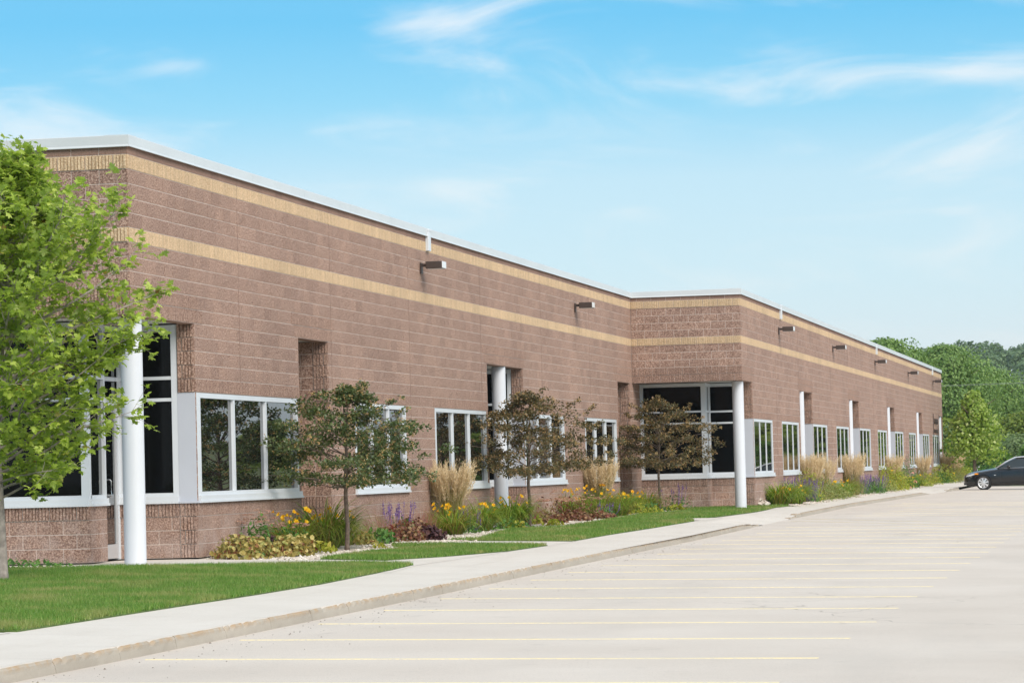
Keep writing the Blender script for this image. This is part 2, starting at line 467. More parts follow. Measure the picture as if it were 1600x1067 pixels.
M['young'] = leaf_mat('young_maple_leaf', [(0, (.16, .25, .035)), (.5, (.27, .38, .06)), (.85, (.40, .49, .13)), (1, (.58, .62, .30))], .4)
M['hedge'] = leaf_mat('vine_leaf', [(0, (.06, .14, .018)), (.5, (.10, .20, .03)), (1, (.16, .26, .05))], .3)
M['wood'] = simple('pole_wood', (.13, .10, .08), .9, var=.3, scale=6)
M['wire'] = simple('wire', (.25, .26, .27), .6)
M['car'] = None
mt, nt, bs = newmat('black_car_paint')
bs.inputs['Base Color'].default_value = (.004, .0045, .006, 1); bs.inputs['Roughness'].default_value = .25
bs.inputs['Coat Weight'].default_value = .6; bs.inputs['Coat Roughness'].default_value = .03
M['car'] = mt
M['car_glass'] = simple('car_glass', (.03, .04, .045), .03)
M['rubber'] = simple('rubber', (.018, .018, .018), .8)
M['rim'] = simple('alloy', (.70, .71, .73), .3, .6)
M['chrome'] = simple('chrome', (.75, .76, .78), .12, 1)
M['trim'] = simple('black_trim', (.012, .012, .013), .5)
M['amber'] = simple('amber_lens', (.9, .32, .015), .2)
M['lamp'] = simple('clear_lens', (.62, .65, .68), .08)

# ------------------------------------------------------------------ ground shape
KERB = [(-40, -8.2), (25, -8.15), (31, -8.2), (37.4, -8.24), (46.9, -8.38), (62, -8.55), (73.3, -8.75), (81.4, -8.89), (99.6, -9.08), (129.7, -8.68), (143, -8.3), (260, -8.3)]
KH = [(-40, 1), (69.5, 1), (73.5, 0), (80.3, 0), (83, 1), (126, 1), (130, 0), (137, 0), (139, 1), (260, 1)]
def kx(Y): return np.interp(Y, [k[0] for k in KERB], [k[1] for k in KERB])
def kh(Y): return .115 * np.interp(Y, [k[0] for k in KH], [k[1] for k in KH])
def lot_z(X, Y): return -.4202 - .0156 * X + .0005 * Y
def xwall(Y): return np.interp(Y, [0, 84, 88, 300], [-13.78, -13.78, -10.76, -10.76])
def gz(X, Y):
    X = np.asarray(X, float); Y = np.asarray(Y, float)
    k = kx(Y) - .15
    zk = lot_z(k, Y) + kh(Y)
    zr = lot_z(k, Y) + .115
    t = np.clip((k - X) / (k - xwall(Y)), 0, 1)
    s = np.clip((k - X) / .9, 0, 1)
    return (zk + (zr - zk) * s) + (-.02 - zr) * t
from mathutils.geometry import delaunay_2d_cdt
def inside(poly, P):
    x, y = P[:, 0], P[:, 1]; r = np.zeros(len(P), bool)
    n = len(poly)
    for i in range(n):
        x0, y0 = poly[i]; x1, y1 = poly[(i + 1) % n]
        c_ = (y0 > y) != (y1 > y)
        with np.errstate(divide='ignore', invalid='ignore'):
            r ^= c_ & (x < (x1 - x0) * (y - y0) / (y1 - y0 + 1e-12) + x0)
    return r
def drape(name, poly, dz, mt, parent=None, step=1.0, skirt=0):
    """a sheet with this outline laid over the ground, dz above it"""
    dense = []
    for i in range(len(poly)):
        a = np.array(poly[i], float); b = np.array(poly[(i + 1) % len(poly)], float)
        k = max(1, int(np.linalg.norm(b - a) / step))
        for j in range(k): dense.append(tuple(a + (b - a) * j / k))
    xs = [p[0] for p in dense]; ys = [p[1] for p in dense]
    gx, gy = np.meshgrid(np.arange(min(xs), max(xs), step), np.arange(min(ys), max(ys), step * 1.5))
    G = np.stack([gx.ravel(), gy.ravel()], 1) + .013
    G = G[inside(poly, G)]
    pts = [Vector(p) for p in dense] + [Vector(p) for p in G]
    n = len(dense)
    r = delaunay_2d_cdt(pts, [(i, (i + 1) % n) for i in range(n)], [list(range(n))], 1, 1e-4)
    V = np.array([(p.x, p.y, 0) for p in r[0]]); V[:, 2] = gz(V[:, 0], V[:, 1]) + dz
    F = np.array([f for f in r[2] if len(f) == 3])
    a, b, c_ = V[F[:, 0]], V[F[:, 1]], V[F[:, 2]]
    fl = np.cross(b - a, c_ - a)[:, 2] < 0
    F[fl] = F[fl][:, ::-1]
    if skirt:
        nb = len(V); B = V[:n].copy(); B[:, 2] -= skirt
        V = np.concatenate([V, B]); q = np.arange(n); q2 = (q + 1) % n
        F = np.concatenate([F, np.stack([q, q2, nb + q2], 1), np.stack([q, nb + q2, nb + q], 1)])
    return link(name, mesh_np(name, V, [F], mt, not skirt), parent)

# far ground: meadow that rises to the right of the lot and wooded rise ahead
gxs = np.array([-1800, -900, -500, -300, -200, -140, -100, -70, -50, -35, -24, -15, 0, 10, 20, 26, 32, 40, 50, 65, 85, 110, 140, 180, 240, 320, 450, 700, 1100, 1800], float)
gys = np.array([-1500, -700, -300, -150, -80, -40, 0, 40, 80, 120, 150, 163, 166, 175, 190, 210, 235, 260, 300, 350, 400, 450, 500, 560, 620, 700, 800, 900, 1000, 1200, 1600, 2600], float)
def far_z(X, Y):
    base = np.where((X > -60) & (X < 27) & (Y < 164), -1.1, -.45)
    t = np.clip((X - 26) / 220, 0, 1)
    base = base + 6.0 * t * t * (3 - 2 * t) + np.clip((X - 26) / 12, 0, 1) * .1
    h = np.clip((Y - 430) / 520, 0, 1); h = h * h * (3 - 2 * h)
    side = np.interp(X, [-400, -120, -60, 30, 110, 400], [.6, .70, .93, .97, .26, .2])
    return base + 25 * h * side
GX, GY = np.meshgrid(gxs, gys)
V = np.stack([GX.ravel(), GY.ravel(), far_z(GX, GY).ravel()], 1)
nx, ny = len(gxs), len(gys)
F = np.array([(j*nx+i, j*nx+i+1, (j+1)*nx+i+1, (j+1)*nx+i) for j in range(ny-1) for i in range(nx-1)])
tag(link('meadow', mesh_np('meadow', V, [F], M['meadow'], True)), kind='structure')

# parking lot sheet with its painted lines
xs = np.linspace(0, 1, 9); ys = np.concatenate([np.linspace(-60, 20, 9), np.linspace(22, 160, 70)])
V = []; 
for y in ys:
    k = float(kx(y)) - .12
    for t in xs:
        x = k + (30 - k) * t; V.append((x, y, lot_z(x, y)))
F = np.array([(j*9+i, j*9+i+1, (j+1)*9+i+1, (j+1)*9+i) for j in range(len(ys)-1) for i in range(8)])
# beyond the end of the kerb the paving runs on towards the building
lot = tag(link('parking_lot', mesh_np('parking_lot', V, [F], M['lot'], True)), kind='structure')
def stripe(x0, y0, x1, y1, w=.088):
    d = Vector((x1 - x0, y1 - y0, 0)); L = d.length; d.normalize(); nrm = Vector((-d.y, d.x, 0)) * w / 2
    mb = MB(); k = max(2, int(L / .6)); n = 0
    for i in range(k + 1):
        p = Vector((x0, y0, 0)) + d * L * i / k
        for s in (-1, 1):
            q = p + nrm * s * (1 + .12 * math.sin(i * 7.3 + s))
            for dz in (.004, -.002): mb.v.append((q.x, q.y, lot_z(q.x, q.y) + dz))
        if i: a = 4 * i; mb.f += [(a - 4, a - 2, a + 2, a), (a - 4, a, a + 1, a - 3), (a - 2, a - 1, a + 3, a + 2)]
    o = mb.build('parking_line', M['paint'], lot)
    return o
for i in range(-3, 19):
    yb = 22.66 + .0721 * -5.3 + 2.74 * i + .35
    sk = .0721
    stripe(-7.98, 22.66 + 2.74 * i + sk * -7.98, -2.59, 22.66 + 2.74 * i + sk * -2.59)
stripe(-8.6, 78.3, -4.6, 73.2); stripe(-8.6, 81.0, -4.0, 75.2)
for i in range(4): stripe(-7.6 + i * .2, 84.5 + i * 3.1, -3.2 + i * .1, 84.8 + i * 3.1, .1)
for y in (100.5, 103.2, 106, 139.5): stripe(-8.0, y, -2.6, y + .3)

# bed surface below everything on the building side
V = []; ys = np.linspace(5, 192, 180)
for y in ys:
    k = float(kx(y)) - .10; xl = -22.0
    for t in np.concatenate([np.linspace(0, .14, 4), np.linspace(.2, 1, 15)]):
        x = k + (xl - k) * t; V.append((x, y, float(gz(x, y)) - .012))
F = np.array([(j*19+i, (j+1)*19+i, (j+1)*19+i+1, j*19+i+1) for j in range(len(ys)-1) for i in range(18)])
tag(link('planting_bed', mesh_np('planting_bed', V, [F], M['gravel_bed'], True)), kind='structure')

# pavement: one slab between each pair of joints; kerb cast in lengths
WALK_L = [(5, -9.75), (26, -9.75), (36, -9.68), (40, -9.8), (43.5, -10.02), (49, -9.95), (54, -9.9), (60, -10.08), (72.7, -10.2), (89, -10.12), (111, -10.13), (123, -9.97), (136, -9.95), (159, -10.3), (190, -10.3)]
def walk_l(y): return float(np.interp(y, [q[0] for q in WALK_L], [q[1] for q in WALK_L]))
walk = tag(empty('pavement'), kind='structure')
kerb = tag(empty('kerb'), kind='structure')
def kerb_mesh(L, seed):
    r_ = random.Random(seed); mb = MB(); n = 14
    prof0 = [(0, 0), (.012, .06), (.016, .094), (.030, .111), (.052, .1135), (.15, .1135)]
    for i in range(n + 1):
        chip = 0 if r_.random() < .55 else r_.random() * .016
        for j, (x, z) in enumerate(prof0):
            e = chip if j in (2, 3) else 0
            mb.v.append((-x - e + r_.uniform(-.002, .002), -L/2 + L * i / n, z - e * .6 + (r_.uniform(-.003, .003) if 0 < j < 4 else 0)))
        if i:
            for j in range(len(prof0) - 1):
                a = (i-1) * 6 + j; mb.f.append((a, a + 6, a + 7, a + 1))
    mb.f.append(tuple(range(6))); mb.f.append(tuple(range(n*6, n*6+6))[::-1])
    return mb.mesh('kerb_section', M['kerb'])
km = [kerb_mesh(1.536, s) for s in range(6)]
y = 12.3
while y < 143:
    yc = y + .775
    h = float(kh(yc)) / .115
    x0, x1 = float(kx(y)), float(kx(y + 1.55))
    if h > .06:
        o = link('kerb_section', km[random.randrange(6)], kerb)
        xc = (x0 + x1) / 2
        o.location = (xc, yc, lot_z(xc, yc) - .002)
        o.rotation_euler = (0, 0, -math.atan2(x1 - x0, 1.55))
        o.scale = (1, 1, h)
    # slab
    V = []; ny_ = 4; xs = np.array([0, .06, .2, .45, .72, 1])
    for j in range(ny_ + 1):
        yy = y + .004 + (1.55 - .008) * j / ny_
        a, b = float(kx(yy)) - .040, walk_l(yy)
        for t in xs:
            x = a + (b - a) * t; V.append((x, yy, float(gz(x, yy)) - .003))
        V.append((b - .05, yy, float(gz(b, yy)) - .003)); V.append((a + .003, yy, float(gz(a, yy)) - .06))
    F = [(j*8+i, (j+1)*8+i, (j+1)*8+i+1, j*8+i+1) for j in range(ny_) for i in range(6)] + [(j*8+7, (j+1)*8+7, (j+1)*8, j*8) for j in range(ny_)]
    link('walk_slab', mesh_np('walk_slab', V, [np.array(F)], M['walk'], False), walk)
    y += 1.55
drape('walk_base', [(-8.26, 12), (-8.5, 60), (-8.9, 80), (-9.1, 100), (-8.7, 130), (-8.3, 143), (-8.3, 143.5), (-9.9, 143.5), (-9.9, 100), (-10, 60), (-9.6, 12)], -.004, M['walk'], walk, 2)
drape('end_walk', [(-8.35, 143.4), (-8.35, 190), (-10.3, 190), (-10.3, 159), (-9.95, 143.4)], .004, M['walk'], walk, 2)
apron = [(-20, 40.6), (-9.72, 40.6), (-10.0, 43.4), (-9.95, 49.8), (-10.35, 47.2), (-10.9, 45.3), (-11.95, 45.5), (-12.9, 46.1), (-13.75, 46.45), (-15.2, 46.6), (-20, 46.6)]
drape('entrance_walk', apron, .000, M['walk'], walk, 1)
drape('entrance_walk', [(-9.9, 52.8), (-9.95, 55.8), (-12.3, 55.9), (-12.5, 53.6), (-11, 53.0)], .000, M['walk'], walk, .8)
drape('entrance_walk', [(-10.1, 73.6), (-10.1, 76.8), (-11.4, 76.2), (-11.4, 74.3)], .000, M['walk'], walk, .8)
drape('entrance_walk', [(-10.05, 87.4), (-10.05, 95), (-10.6, 95.5), (-10.8, 92), (-12.5, 90.5), (-12.4, 87.4)], .000, M['walk'], walk, .8)
drape('entrance_walk', [(-9.7, 20), (-9.7, 26.4), (-20, 26.4), (-20, 20)], .000, M['walk'], walk, 1.5)

LAWN_A = [(-9.70, 26.55), (-9.68, 30.6), (-9.64, 34), (-9.66, 36.8), (-9.9, 41.5), (-10.05, 43.4), (-10.9, 43.85), (-11.8, 43.25), (-12.9, 42.25), (-13.7, 41.8), (-14.4, 41.25), (-16, 41.3), (-20, 41.3), (-20, 26.55)]
LAWN_B = [(-11.95, 45.55), (-10.87, 45.2), (-10.4, 46.9), (-10.0, 49.8), (-9.95, 53.0), (-10.4, 53.25), (-11.9, 53.25), (-12.6, 52.8), (-12.3, 51.6), (-11.9, 50.6), (-12.0, 48.5)]
LAWN_C = [(-10.0, 55.6), (-10.1, 60), (-10.12, 65.7), (-10.22, 72.7), (-10.45, 73.9), (-11.1, 74.4), (-11.1, 76.0), (-10.4, 76.5), (-10.15, 88.6), (-10.6, 89.0), (-12.35, 88.0), (-12.3, 83.3), (-12.6, 79.7), (-12.4, 75), (-12.1, 66.3), (-12.8, 64), (-11.95, 57), (-12.3, 55.75)]
LAWN_D = [(-10.14, 89), (-10.1, 91.5), (-10.35, 91), (-10.9, 89.3)]
blade_t = None
def blades(poly, dens, h, w, name):
    P0 = np.array(poly); lo, hi = P0.min(0), P0.max(0)
    n = int(dens * (hi - lo).prod())
    P = rng.uniform(lo, hi, (n, 2)); P = P[inside(poly, P)]
    if name == 'near': P = P[(P[:, 0] > -.372 * P[:, 1] - 1)]
    n = len(P)
    z = gz(P[:, 0], P[:, 1]) + .010
    a = rng.uniform(0, 2 * np.pi, n); hh = h * rng.uniform(.55, 1.25, n)
    dx, dy = np.cos(a) * w / 2, np.sin(a) * w / 2
    la = rng.uniform(0, 2 * np.pi, n); ll = hh * rng.uniform(.1, .8, n)
    B = np.stack([P[:, 0], P[:, 1], z], 1)
    V = np.empty((n, 3, 3))
    V[:, 0] = B + np.stack([dx, dy, 0 * dx], 1); V[:, 1] = B - np.stack([dx, dy, 0 * dx], 1)
    V[:, 2] = B + np.stack([np.cos(la) * ll, np.sin(la) * ll, hh], 1)
    return V.reshape(-1, 3)
for poly, spec in ((LAWN_A, (2600, .055, .009, 'near')), (LAWN_B, (1500, .055, .012, 'b')), (LAWN_C, (800, .06, .016, 'c')), (LAWN_D, (500, .06, .02, 'd'))):
    so_ = drape('lawn', poly, .010, M['sod'], None, .8, .03)
    tag(so_, kind='structure')
    # frayed rim: a few blades hang over the edge
    V = blades(poly, *spec)
    F = np.arange(len(V)).reshape(-1, 3)
    g_ = link('grass', mesh_np('grass', V, [F], M['lawn']))
    tag(g_, {'near': 'mown green lawn between the pavement and the near corner column', 'b': 'mown green lawn under the first hawthorn tree', 'c': 'long mown green lawn in front of the two farther hawthorns',
             'd': 'small tip of green lawn by the second entrance column'}[spec[3]], 'grass', kind='stuff')

# ------------------------------------------------------------------ the building
c = .2032
BL = .4064
XF, Y1, Y2, Y3 = -13.78, 42.46, 86.54, 173.0
XG = -10.76
ZT = 29.3 * c
bld = empty('block_building', (XF, Y1, 0))
tag(bld, 'long low brown split-face block building with tan bands and white window frames', 'building')
bld.matrix_world  # keep parts in world space
def bchild(o):
    o.parent = bld
    o.matrix_parent_inverse = Matrix.Translation((-XF, -Y1, 0))
    return o
def bbuild(mb, name, mt, smooth=False): return bchild(mb.build(name, mt, None, smooth))

PIECES = []        # (kind, centre, length, height, sdir, ndir)
class Face:
    def __init__(s, ox, oy, sd, nd): s.o = Vector((ox, oy, 0)); s.sd = Vector(sd + (0,)); s.nd = Vector(nd + (0,))
    def P(s, a, z, w=0): return s.o + s.sd * a + s.nd * w + Vector((0, 0, z))
    def box(s, mb, a0, a1, z0, z1, w0, w1):
        n = len(mb.v)
        for z in (z0, z1):
            for (a, w) in ((a0, w1), (a1, w1), (a1, w0), (a0, w0)): mb.v.append(tuple(s.P(a, z, w)))
        mb.f += [(n+3, n+2, n+1, n), (n+4, n+5, n+6, n+7), (n, n+1, n+5, n+4), (n+1, n+2, n+6, n+5), (n+2, n+3, n+7, n+6), (n+3, n, n+4, n+7)]
mortar = MB()
def wall_face(fc, s0, s1, k0, k1, openings=(), style=lambda k, s: 'split', body=.2, off=0.0, trim0=0, trim1=0):
    """courses k0..k1 of blocks on a face, openings (sa, sb, ka, kb) left free"""
    J = .011
    for k in range(k0, k1):
        z0 = k * c; z1 = (k + 1) * c if k < 28 else 28.6 * c
        runs = [(s0, s1)]; EDGE = set()
        for (a, b, ka, kb) in openings:
            if ka <= k < kb:
                nr = []
                for (p, q) in runs:
                    if b <= p or a >= q: nr.append((p, q)); continue
                    if a > p: nr.append((p, a))
                    if b < q: nr.append((b, q))
                    EDGE.update((a, b))
                runs = nr
        for (p, q) in runs:
            fc.box(mortar, p + (trim0 if p == s0 else .013 if p in EDGE else 0), q - (trim1 if q == s1 else .013 if q in EDGE else 0), z0, z1, -.001 - body, -.001)
            e = p
            ph = off + (BL / 2 if k % 2 else 0)
            i = math.floor((p - ph) / BL) + 1
            while e < q - 1e-4:
                nx_ = min(q, ph + i * BL); i += 1
                if nx_ - e < .035 and nx_ < q: continue
                if q - nx_ < .035: nx_ = q
                L = nx_ - e
                st = style(k, (e + nx_) / 2)
                PIECES.append((st, fc.P((e + nx_) / 2, (z0 + z1) / 2), L - (J if abs(fc.nd.y) > .5 else .004), z1 - z0 - J, fc.sd, fc.nd))
                e = nx_
metal = MB; 
def window(fc, a0, a1, k0=4, k1=12, npan=3, dep=.050, jl=.11, jr=.09, sill_l=.05, sill_r=.08):
    z0, z1 = k0 * c, k1 * c - .004
    f = MB(); zs = z0 + .10
    fc.box(f, a0, a0 + jl, zs, z1, -.14, .004); fc.box(f, a1 - jr, a1, zs, z1, -.14, .004)
    fc.box(f, a0 + jl, a1 - jr, z1 - .075, z1, -.14, .002); fc.box(f, a0 + jl, a1 - jr, zs, zs + .055, -.14, .002)
    o = bbuild(f, 'window', M['metal'])
    def sub(mb, name, mt):
        q = mb.build(name, mt, None); q.parent = o; q.matrix_parent_inverse = Matrix.Identity(4); return q
    ai, bi = a0 + jl, a1 - jr
    w = (bi - ai) / npan
    for i in range(npan):
        p = MB(); fc.box(p, ai + i * w + .03, ai + (i+1) * w - .03, zs + .055, z1 - .075, -dep - .012, -dep)
        sub(p, 'pane', M['glass'])
        if i:
            m_ = MB(); fc.box(m_, ai + i * w - .034, ai + i * w + .034, zs + .055, z1 - .075, -.13, -.004)
            sub(m_, 'mullion', M['metal'])
    s_ = MB(); fc.box(s_, a0 - sill_l, a1 + sill_r, z0 - .008, z0 + .022, -.1, .060); fc.box(s_, a0 - sill_l + .006, a1 + sill_r - .006, z0 + .022, zs, -.1, .042)
    so2 = sub(s_, 'window_sill', M['metal'])
    return o
def glazing(fc, a0, a1, z0, z1, zbars, abars, end0=.07, end1=.07, sill=True, gl='glass2', bar=.05):
    """storefront: frame with transoms and uprights, one pane in every field"""
    f = MB()
    fc.box(f, a0, a0 + end0, z0 + .10, z1, -.09, .003); fc.box(f, a1 - end1, a1, z0 + .10, z1, -.09, .003)
    fc.box(f, a0 + end0, a1 - end1, z1 - .09, z1, -.09, 0); fc.box(f, a0 + end0, a1 - end1, z0 + .10, z0 + .15, -.09, 0)
    zz = [z0 + .15] + sorted(zbars) + [z1 - .09]
    aa = [a0 + end0] + sorted(abars) + [a1 - end1]
    o = bbuild(f, 'storefront', M['metal'])
    def sub(mb, name, mt):
        q = mb.build(name, mt, None); q.parent = o; q.matrix_parent_inverse = Matrix.Identity(4)
    for z in zbars:
        t = MB(); fc.box(t, a0 + end0, a1 - end1, z - bar/2, z + bar/2, -.085, -.003); sub(t, 'transom', M['metal'])
    for a in abars:
        t = MB(); fc.box(t, a - .03, a + .03, z0 + .15, z1 - .09, -.084, -.001); sub(t, 'mullion', M['metal'])
    for i in range(len(aa) - 1):
        for j in range(len(zz) - 1):
            p = MB(); fc.box(p, aa[i] + .01, aa[i+1] - .01, zz[j] + .01, zz[j+1] - .01, -.055, -.045); sub(p, 'pane', M[gl])
    if sill:
        s_ = MB(); fc.box(s_, a0, a1, z0 - .008, z0 + .03, -.09, .055); fc.box(s_, a0, a1, z0 + .03, z0 + .10, -.09, .038)
        sub(s_, 'window_sill', M['metal'])
    return o
def soffit(x0, x1, y0, y1, z): bbuild(MB().box(x0, x1, y0, y1, z, z + .04), 'soffit', M['soffit'])
def column(x, y, lab=None):
    mb = MB().lathe([(.1565, -.05), (.1565, .02), (.155, .03), (.155, 17 * c - .012)], (x, y, 0), seg=48)
    o = bbuild(mb, 'column', M['column']); autosmooth(o)
    cp = MB().lathe([(.135, 17 * c - .013), (.135, 17 * c + .012)], (x, y, 0), seg=40)
    o2 = cp.build('column_head', M['bronze'], None); o2.parent = o; autosmooth(o2)
def ends(fc, L, panel=True, glass=True):
    """far side of a recess (a face looking back along the building), width L, outer end at s = L"""
    ow = .27
    if glass:
        wall_face(fc, 0, L - ow, 0, 4, style=lambda k, s: 'rib' if k == 3 else 'split')
        glazing(fc, 0, L - ow - .005, 4 * c, 17 * c - .01, [2.34, 2.66], [], .05, .09)
    else:
        wall_face(fc, 0, L - ow, 0, 17, style=lambda k, s: 'rib' if k in (3, 11) else 'split')
    if panel:
        wall_face(fc, L - ow, L, 0, 4, style=lambda k, s: 'rib', trim1=.013); wall_face(fc, L - ow, L, 12, 17, style=lambda k, s: 'rib', trim1=.013)
        p = MB(); fc.box(p, L - ow - .004, L - .001, 4 * c, 12 * c - .003, -.2, .006)
        fc.box(p, L - ow - .004, L + .03, 4 * c - .008, 4 * c + .022, -.1, .05)
        bbuild(p, 'end_panel', M['panel'])
    else:
        wall_face(fc, L - ow, L, 0, 17, style=lambda k, s: 'rib' if (k < 4 or k > 10) else 'split', trim1=.013)
def entry(xf, yc, sb, xd, yend, xleft, sl):
    lower = Face(xleft, yc + sb, (1, 0), (0, -1)); Lw = xd - xleft
    wall_face(lower, 0, Lw, 0, 4, style=lambda k, s: 'rib' if k == 3 else 'split', off=Lw % BL, trim1=.014)
    glazing(lower, 0, Lw, 4 * c, 17 * c - .01, [2.34, 2.66], [Lw - 2.9] if Lw > 4 else [], .09, .12)
    side = Face(xd, yc + sb, (0, 1), (1, 0))
    wall_face(side, .003, sl, 0, 4, trim0=.011)
    glazing(side, .01, sl, 4 * c, 17 * c - .01, [2.34, 2.66], [.33] if sl > .9 else [], .05, .05, gl='glass')
    # door leaf in the side wall
    d0, d1 = sl, yend - (yc + sb)
    if d1 - d0 < .3: d0 = None
    if d0 is not None:
        fr = MB(); side_, side = side, Face(xd - .11, yc + sb, (0, 1), (1, 0)); side.box(fr, d0, d0 + .05, 0, 2.33, -.1, 0); side.box(fr, d1 - .05, d1, 0, 2.33, -.1, 0); side.box(fr, d0 + .05, d1 - .05, 2.27, 2.33, -.1, 0)
        side.box(fr, d0, d1, 2.33, 2.37, -.1, .002); side.box(fr, d0, d1, 2.63, 2.69, -.1, .002); side.box(fr, d0, d1, 17*c - .10, 17*c - .01, -.1, .002)
        fr_o = bbuild(fr, 'door', M['metal'])
        def sub(mb, name, mt):
            q = mb.build(name, mt, None); q.parent = fr_o; return q
        lf = MB(); a, b = d0 + .055, d1 - .055
        side.box(lf, a, a + .07, .02, 2.26, -.06, -.015); side.box(lf, b - .07, b, .02, 2.26, -.06, -.015)
        side.box(lf, a + .07, b - .07, .02, .23, -.06, -.016); side.box(lf, a + .07, b - .07, 2.17, 2.26, -.06, -.016)
        sub(lf, 'door_leaf', M['door'])
        for (z0, z1) in ((.24, 2.16), (2.38, 2.62), (2.70, 17*c - .11)):
            p = MB(); side.box(p, a + .005 + (.065 if z0 < 1 else 0), b - .005 - (.065 if z0 < 1 else 0), z0, z1, -.045, -.035); sub(p, 'pane', M['glass'])
        hd = MB(); hy = yc + sb + a + .035; hx = xd - .125
        hd.tube([(hx, hy, .93), (hx + .15, hy, .93), (hx + .17, hy, .95), (hx + .17, hy, 1.16), (hx + .15, hy, 1.18), (hx, hy, 1.18)], .012, 8)
        sub(hd, 'handle', M['steel'])
        side = side_
    wall_face(side, 0, d1, 17, 18, style=lambda k, s: 'smooth')
    end = Face(xd - .13, yend, (1, 0), (0, -1))
    ends(end, xf - xd + .13)
    soffit(xd - .1, xf - .215, yc + .02, yend - .005, 17 * c + .012)
    soffit(xleft, xd - .1, yc + .215, yc + sb + .1, 17 * c + .012)
def niche(xf, ya, yb, glass, depth=1.1, far=True):
    back = Face(xf - depth, ya, (0, 1), (1, 0))
    if glass:
        wall_face(back, 0, yb - ya, 0, 4)
        glazing(back, .005, yb - ya - .005, 4 * c, 17 * c - .01, [2.34, 2.66], [(yb - ya) / 2])
    else:
        wall_face(back, 0, yb - ya, 0, 17)
    if far: ends(Face(xf - depth, yb, (1, 0), (0, -1)), depth, glass, glass)
    soffit(xf - depth, xf - .215, ya, yb - .004, 17 * c + .012)
    # near side of the recess
    near = Face(xf, ya, (-1, 0), (0, 1))
    wall_face(near, .02, depth, 0, 17)

F1 = Face(XF, Y1, (0, 1), (1, 0))
F2 = Face(XG, Y2, (0, 1), (1, 0))
W1 = [(45.52, 51.27), (55.14, 59.16), (61.66, 66.68), (70.93, 75.95), (78.86, 83.72)]
N1 = [(51.40, 53.37, False), (66.87, 70.87, True), (84.04, 86.08, False)]
W2 = [(88.89, 93.47), (95.94, 100.66), (105.10, 109.77), (113.13, 117.92), (122.45, 127.25), (130.71, 135.4), (139.86, 144.61), (148.14, 152.53), (157.40, 161.99), (164.67, 169.3)]
N2 = [(101.18, 105.03, True), (118.3, 122.38, True), (135.94, 139.8, True), (153.35, 157.34, True)]
E1, E2 = 45.48, 88.80
def facade_style(wins, niches, y0):
    def st(k, s):
        y = s + y0
        if k in (22, 27): return 'tan'
        if k == 28: return 'smooth'
        if k == 3: return 'rib'
        for (a, b) in wins:
            if k == 12 and a - .3 < y < b + .3: return 'rib'
        for n in niches:
            if k in (17, 18) and n[0] - .4 < y < n[1] + .4: return 'rib'
        return 'split'
    return st
op1 = [(a - Y1, b - Y1, 4, 12) for a, b in W1] + [(a - Y1, b - Y1, 0, 17) for a, b, g in N1] + [(0, E1 - Y1, 0, 17)]
op2 = [(a - Y2, b - Y2, 4, 12) for a, b in W2] + [(a - Y2, b - Y2, 0, 17) for a, b, g in N2] + [(0, E2 - Y2, 0, 17), (170.05 - Y2, Y3 - Y2, 0, 17)]
wall_face(F1, .003, Y2 - Y1 - .012, 0, 29, op1, facade_style(W1, N1 + [(Y1, E1)], Y1), trim0=.012)
wall_face(F2, .003, Y3 - Y2, 0, 29, op2, facade_style(W2, N2 + [(Y2, E2), (170.05, 173)], Y2), trim0=.012)
# the short wall of the first wing runs on inside the second entrance
wall_face(Face(XF, Y2, (0, 1), (1, 0)), 0, 1.25, 0, 17)
def ret_style(k, s):
    if k in (22, 27): return 'tan'
    if k == 28: return 'smooth'
    if k in (17, 18): return 'rib'
    return 'split'
wall_face(Face(-24, Y1, (1, 0), (0, -1)), 0, XF + 24, 17, 29, (), ret_style, off=(XF + 24) % BL, trim1=.014)
wall_face(Face(XF, Y2, (1, 0), (0, -1)), .005, XG - XF, 17, 29, (), ret_style, off=(XG - XF) % BL, trim1=.014)
entry(XF, Y1, 1.30, -14.86, E1, -24, .76)
entry(XG, Y2, 1.25, -11.95, E2, XF, E2 - Y2 - 1.25)
for a, b, g in N1: niche(XF, a, b, g)
for a, b, g in N2: niche(XG, a, b, g)
niche(XG, 170.05, 173.3, True, 1.1, False)
for a, b in W1: window(F1, a - Y1, b - Y1, jl=.20 if a < 46 else .13, sill_l=-.01 if a < 46 or abs(a - 70.93) < .01 else .05)
for a, b in W2: window(F2, a - Y2, b - Y2, dep=.022)
for (x, y) in [(-13.98, 43.10), (-13.95, 68.95), (-10.96, 87.18)]: column(x, y)
for (a, b, g) in N2: column(XG - .12, a + .95)
column(XG - .165, 172.1)
# lintel undersides, flush brown
for fc, a, b in [(F1, 0, E1 - Y1), (F2, 0, E2 - Y2)] + [(F1, q[0] - Y1, q[1] - Y1) for q in N1] + [(F2, q[0] - Y2, q[1] - Y2) for q in N2] + [(F2, 170.05 - Y2, Y3 - Y2)]:
    mb = MB(); fc.box(mb, a, b, 17 * c - .007, 17 * c + .004, -.21, -.002); bbuild(mb, 'lintel', M['brown_smooth'])
for fc, L in ((Face(-24, Y1, (1, 0), (0, -1)), XF + 24), (Face(XF, Y2, (1, 0), (0, -1)), XG - XF)):
    mb = MB(); fc.box(mb, 0, L, 17 * c - .008, 17 * c + .004, -.21, -.003); bbuild(mb, 'lintel', M['brown_smooth'])
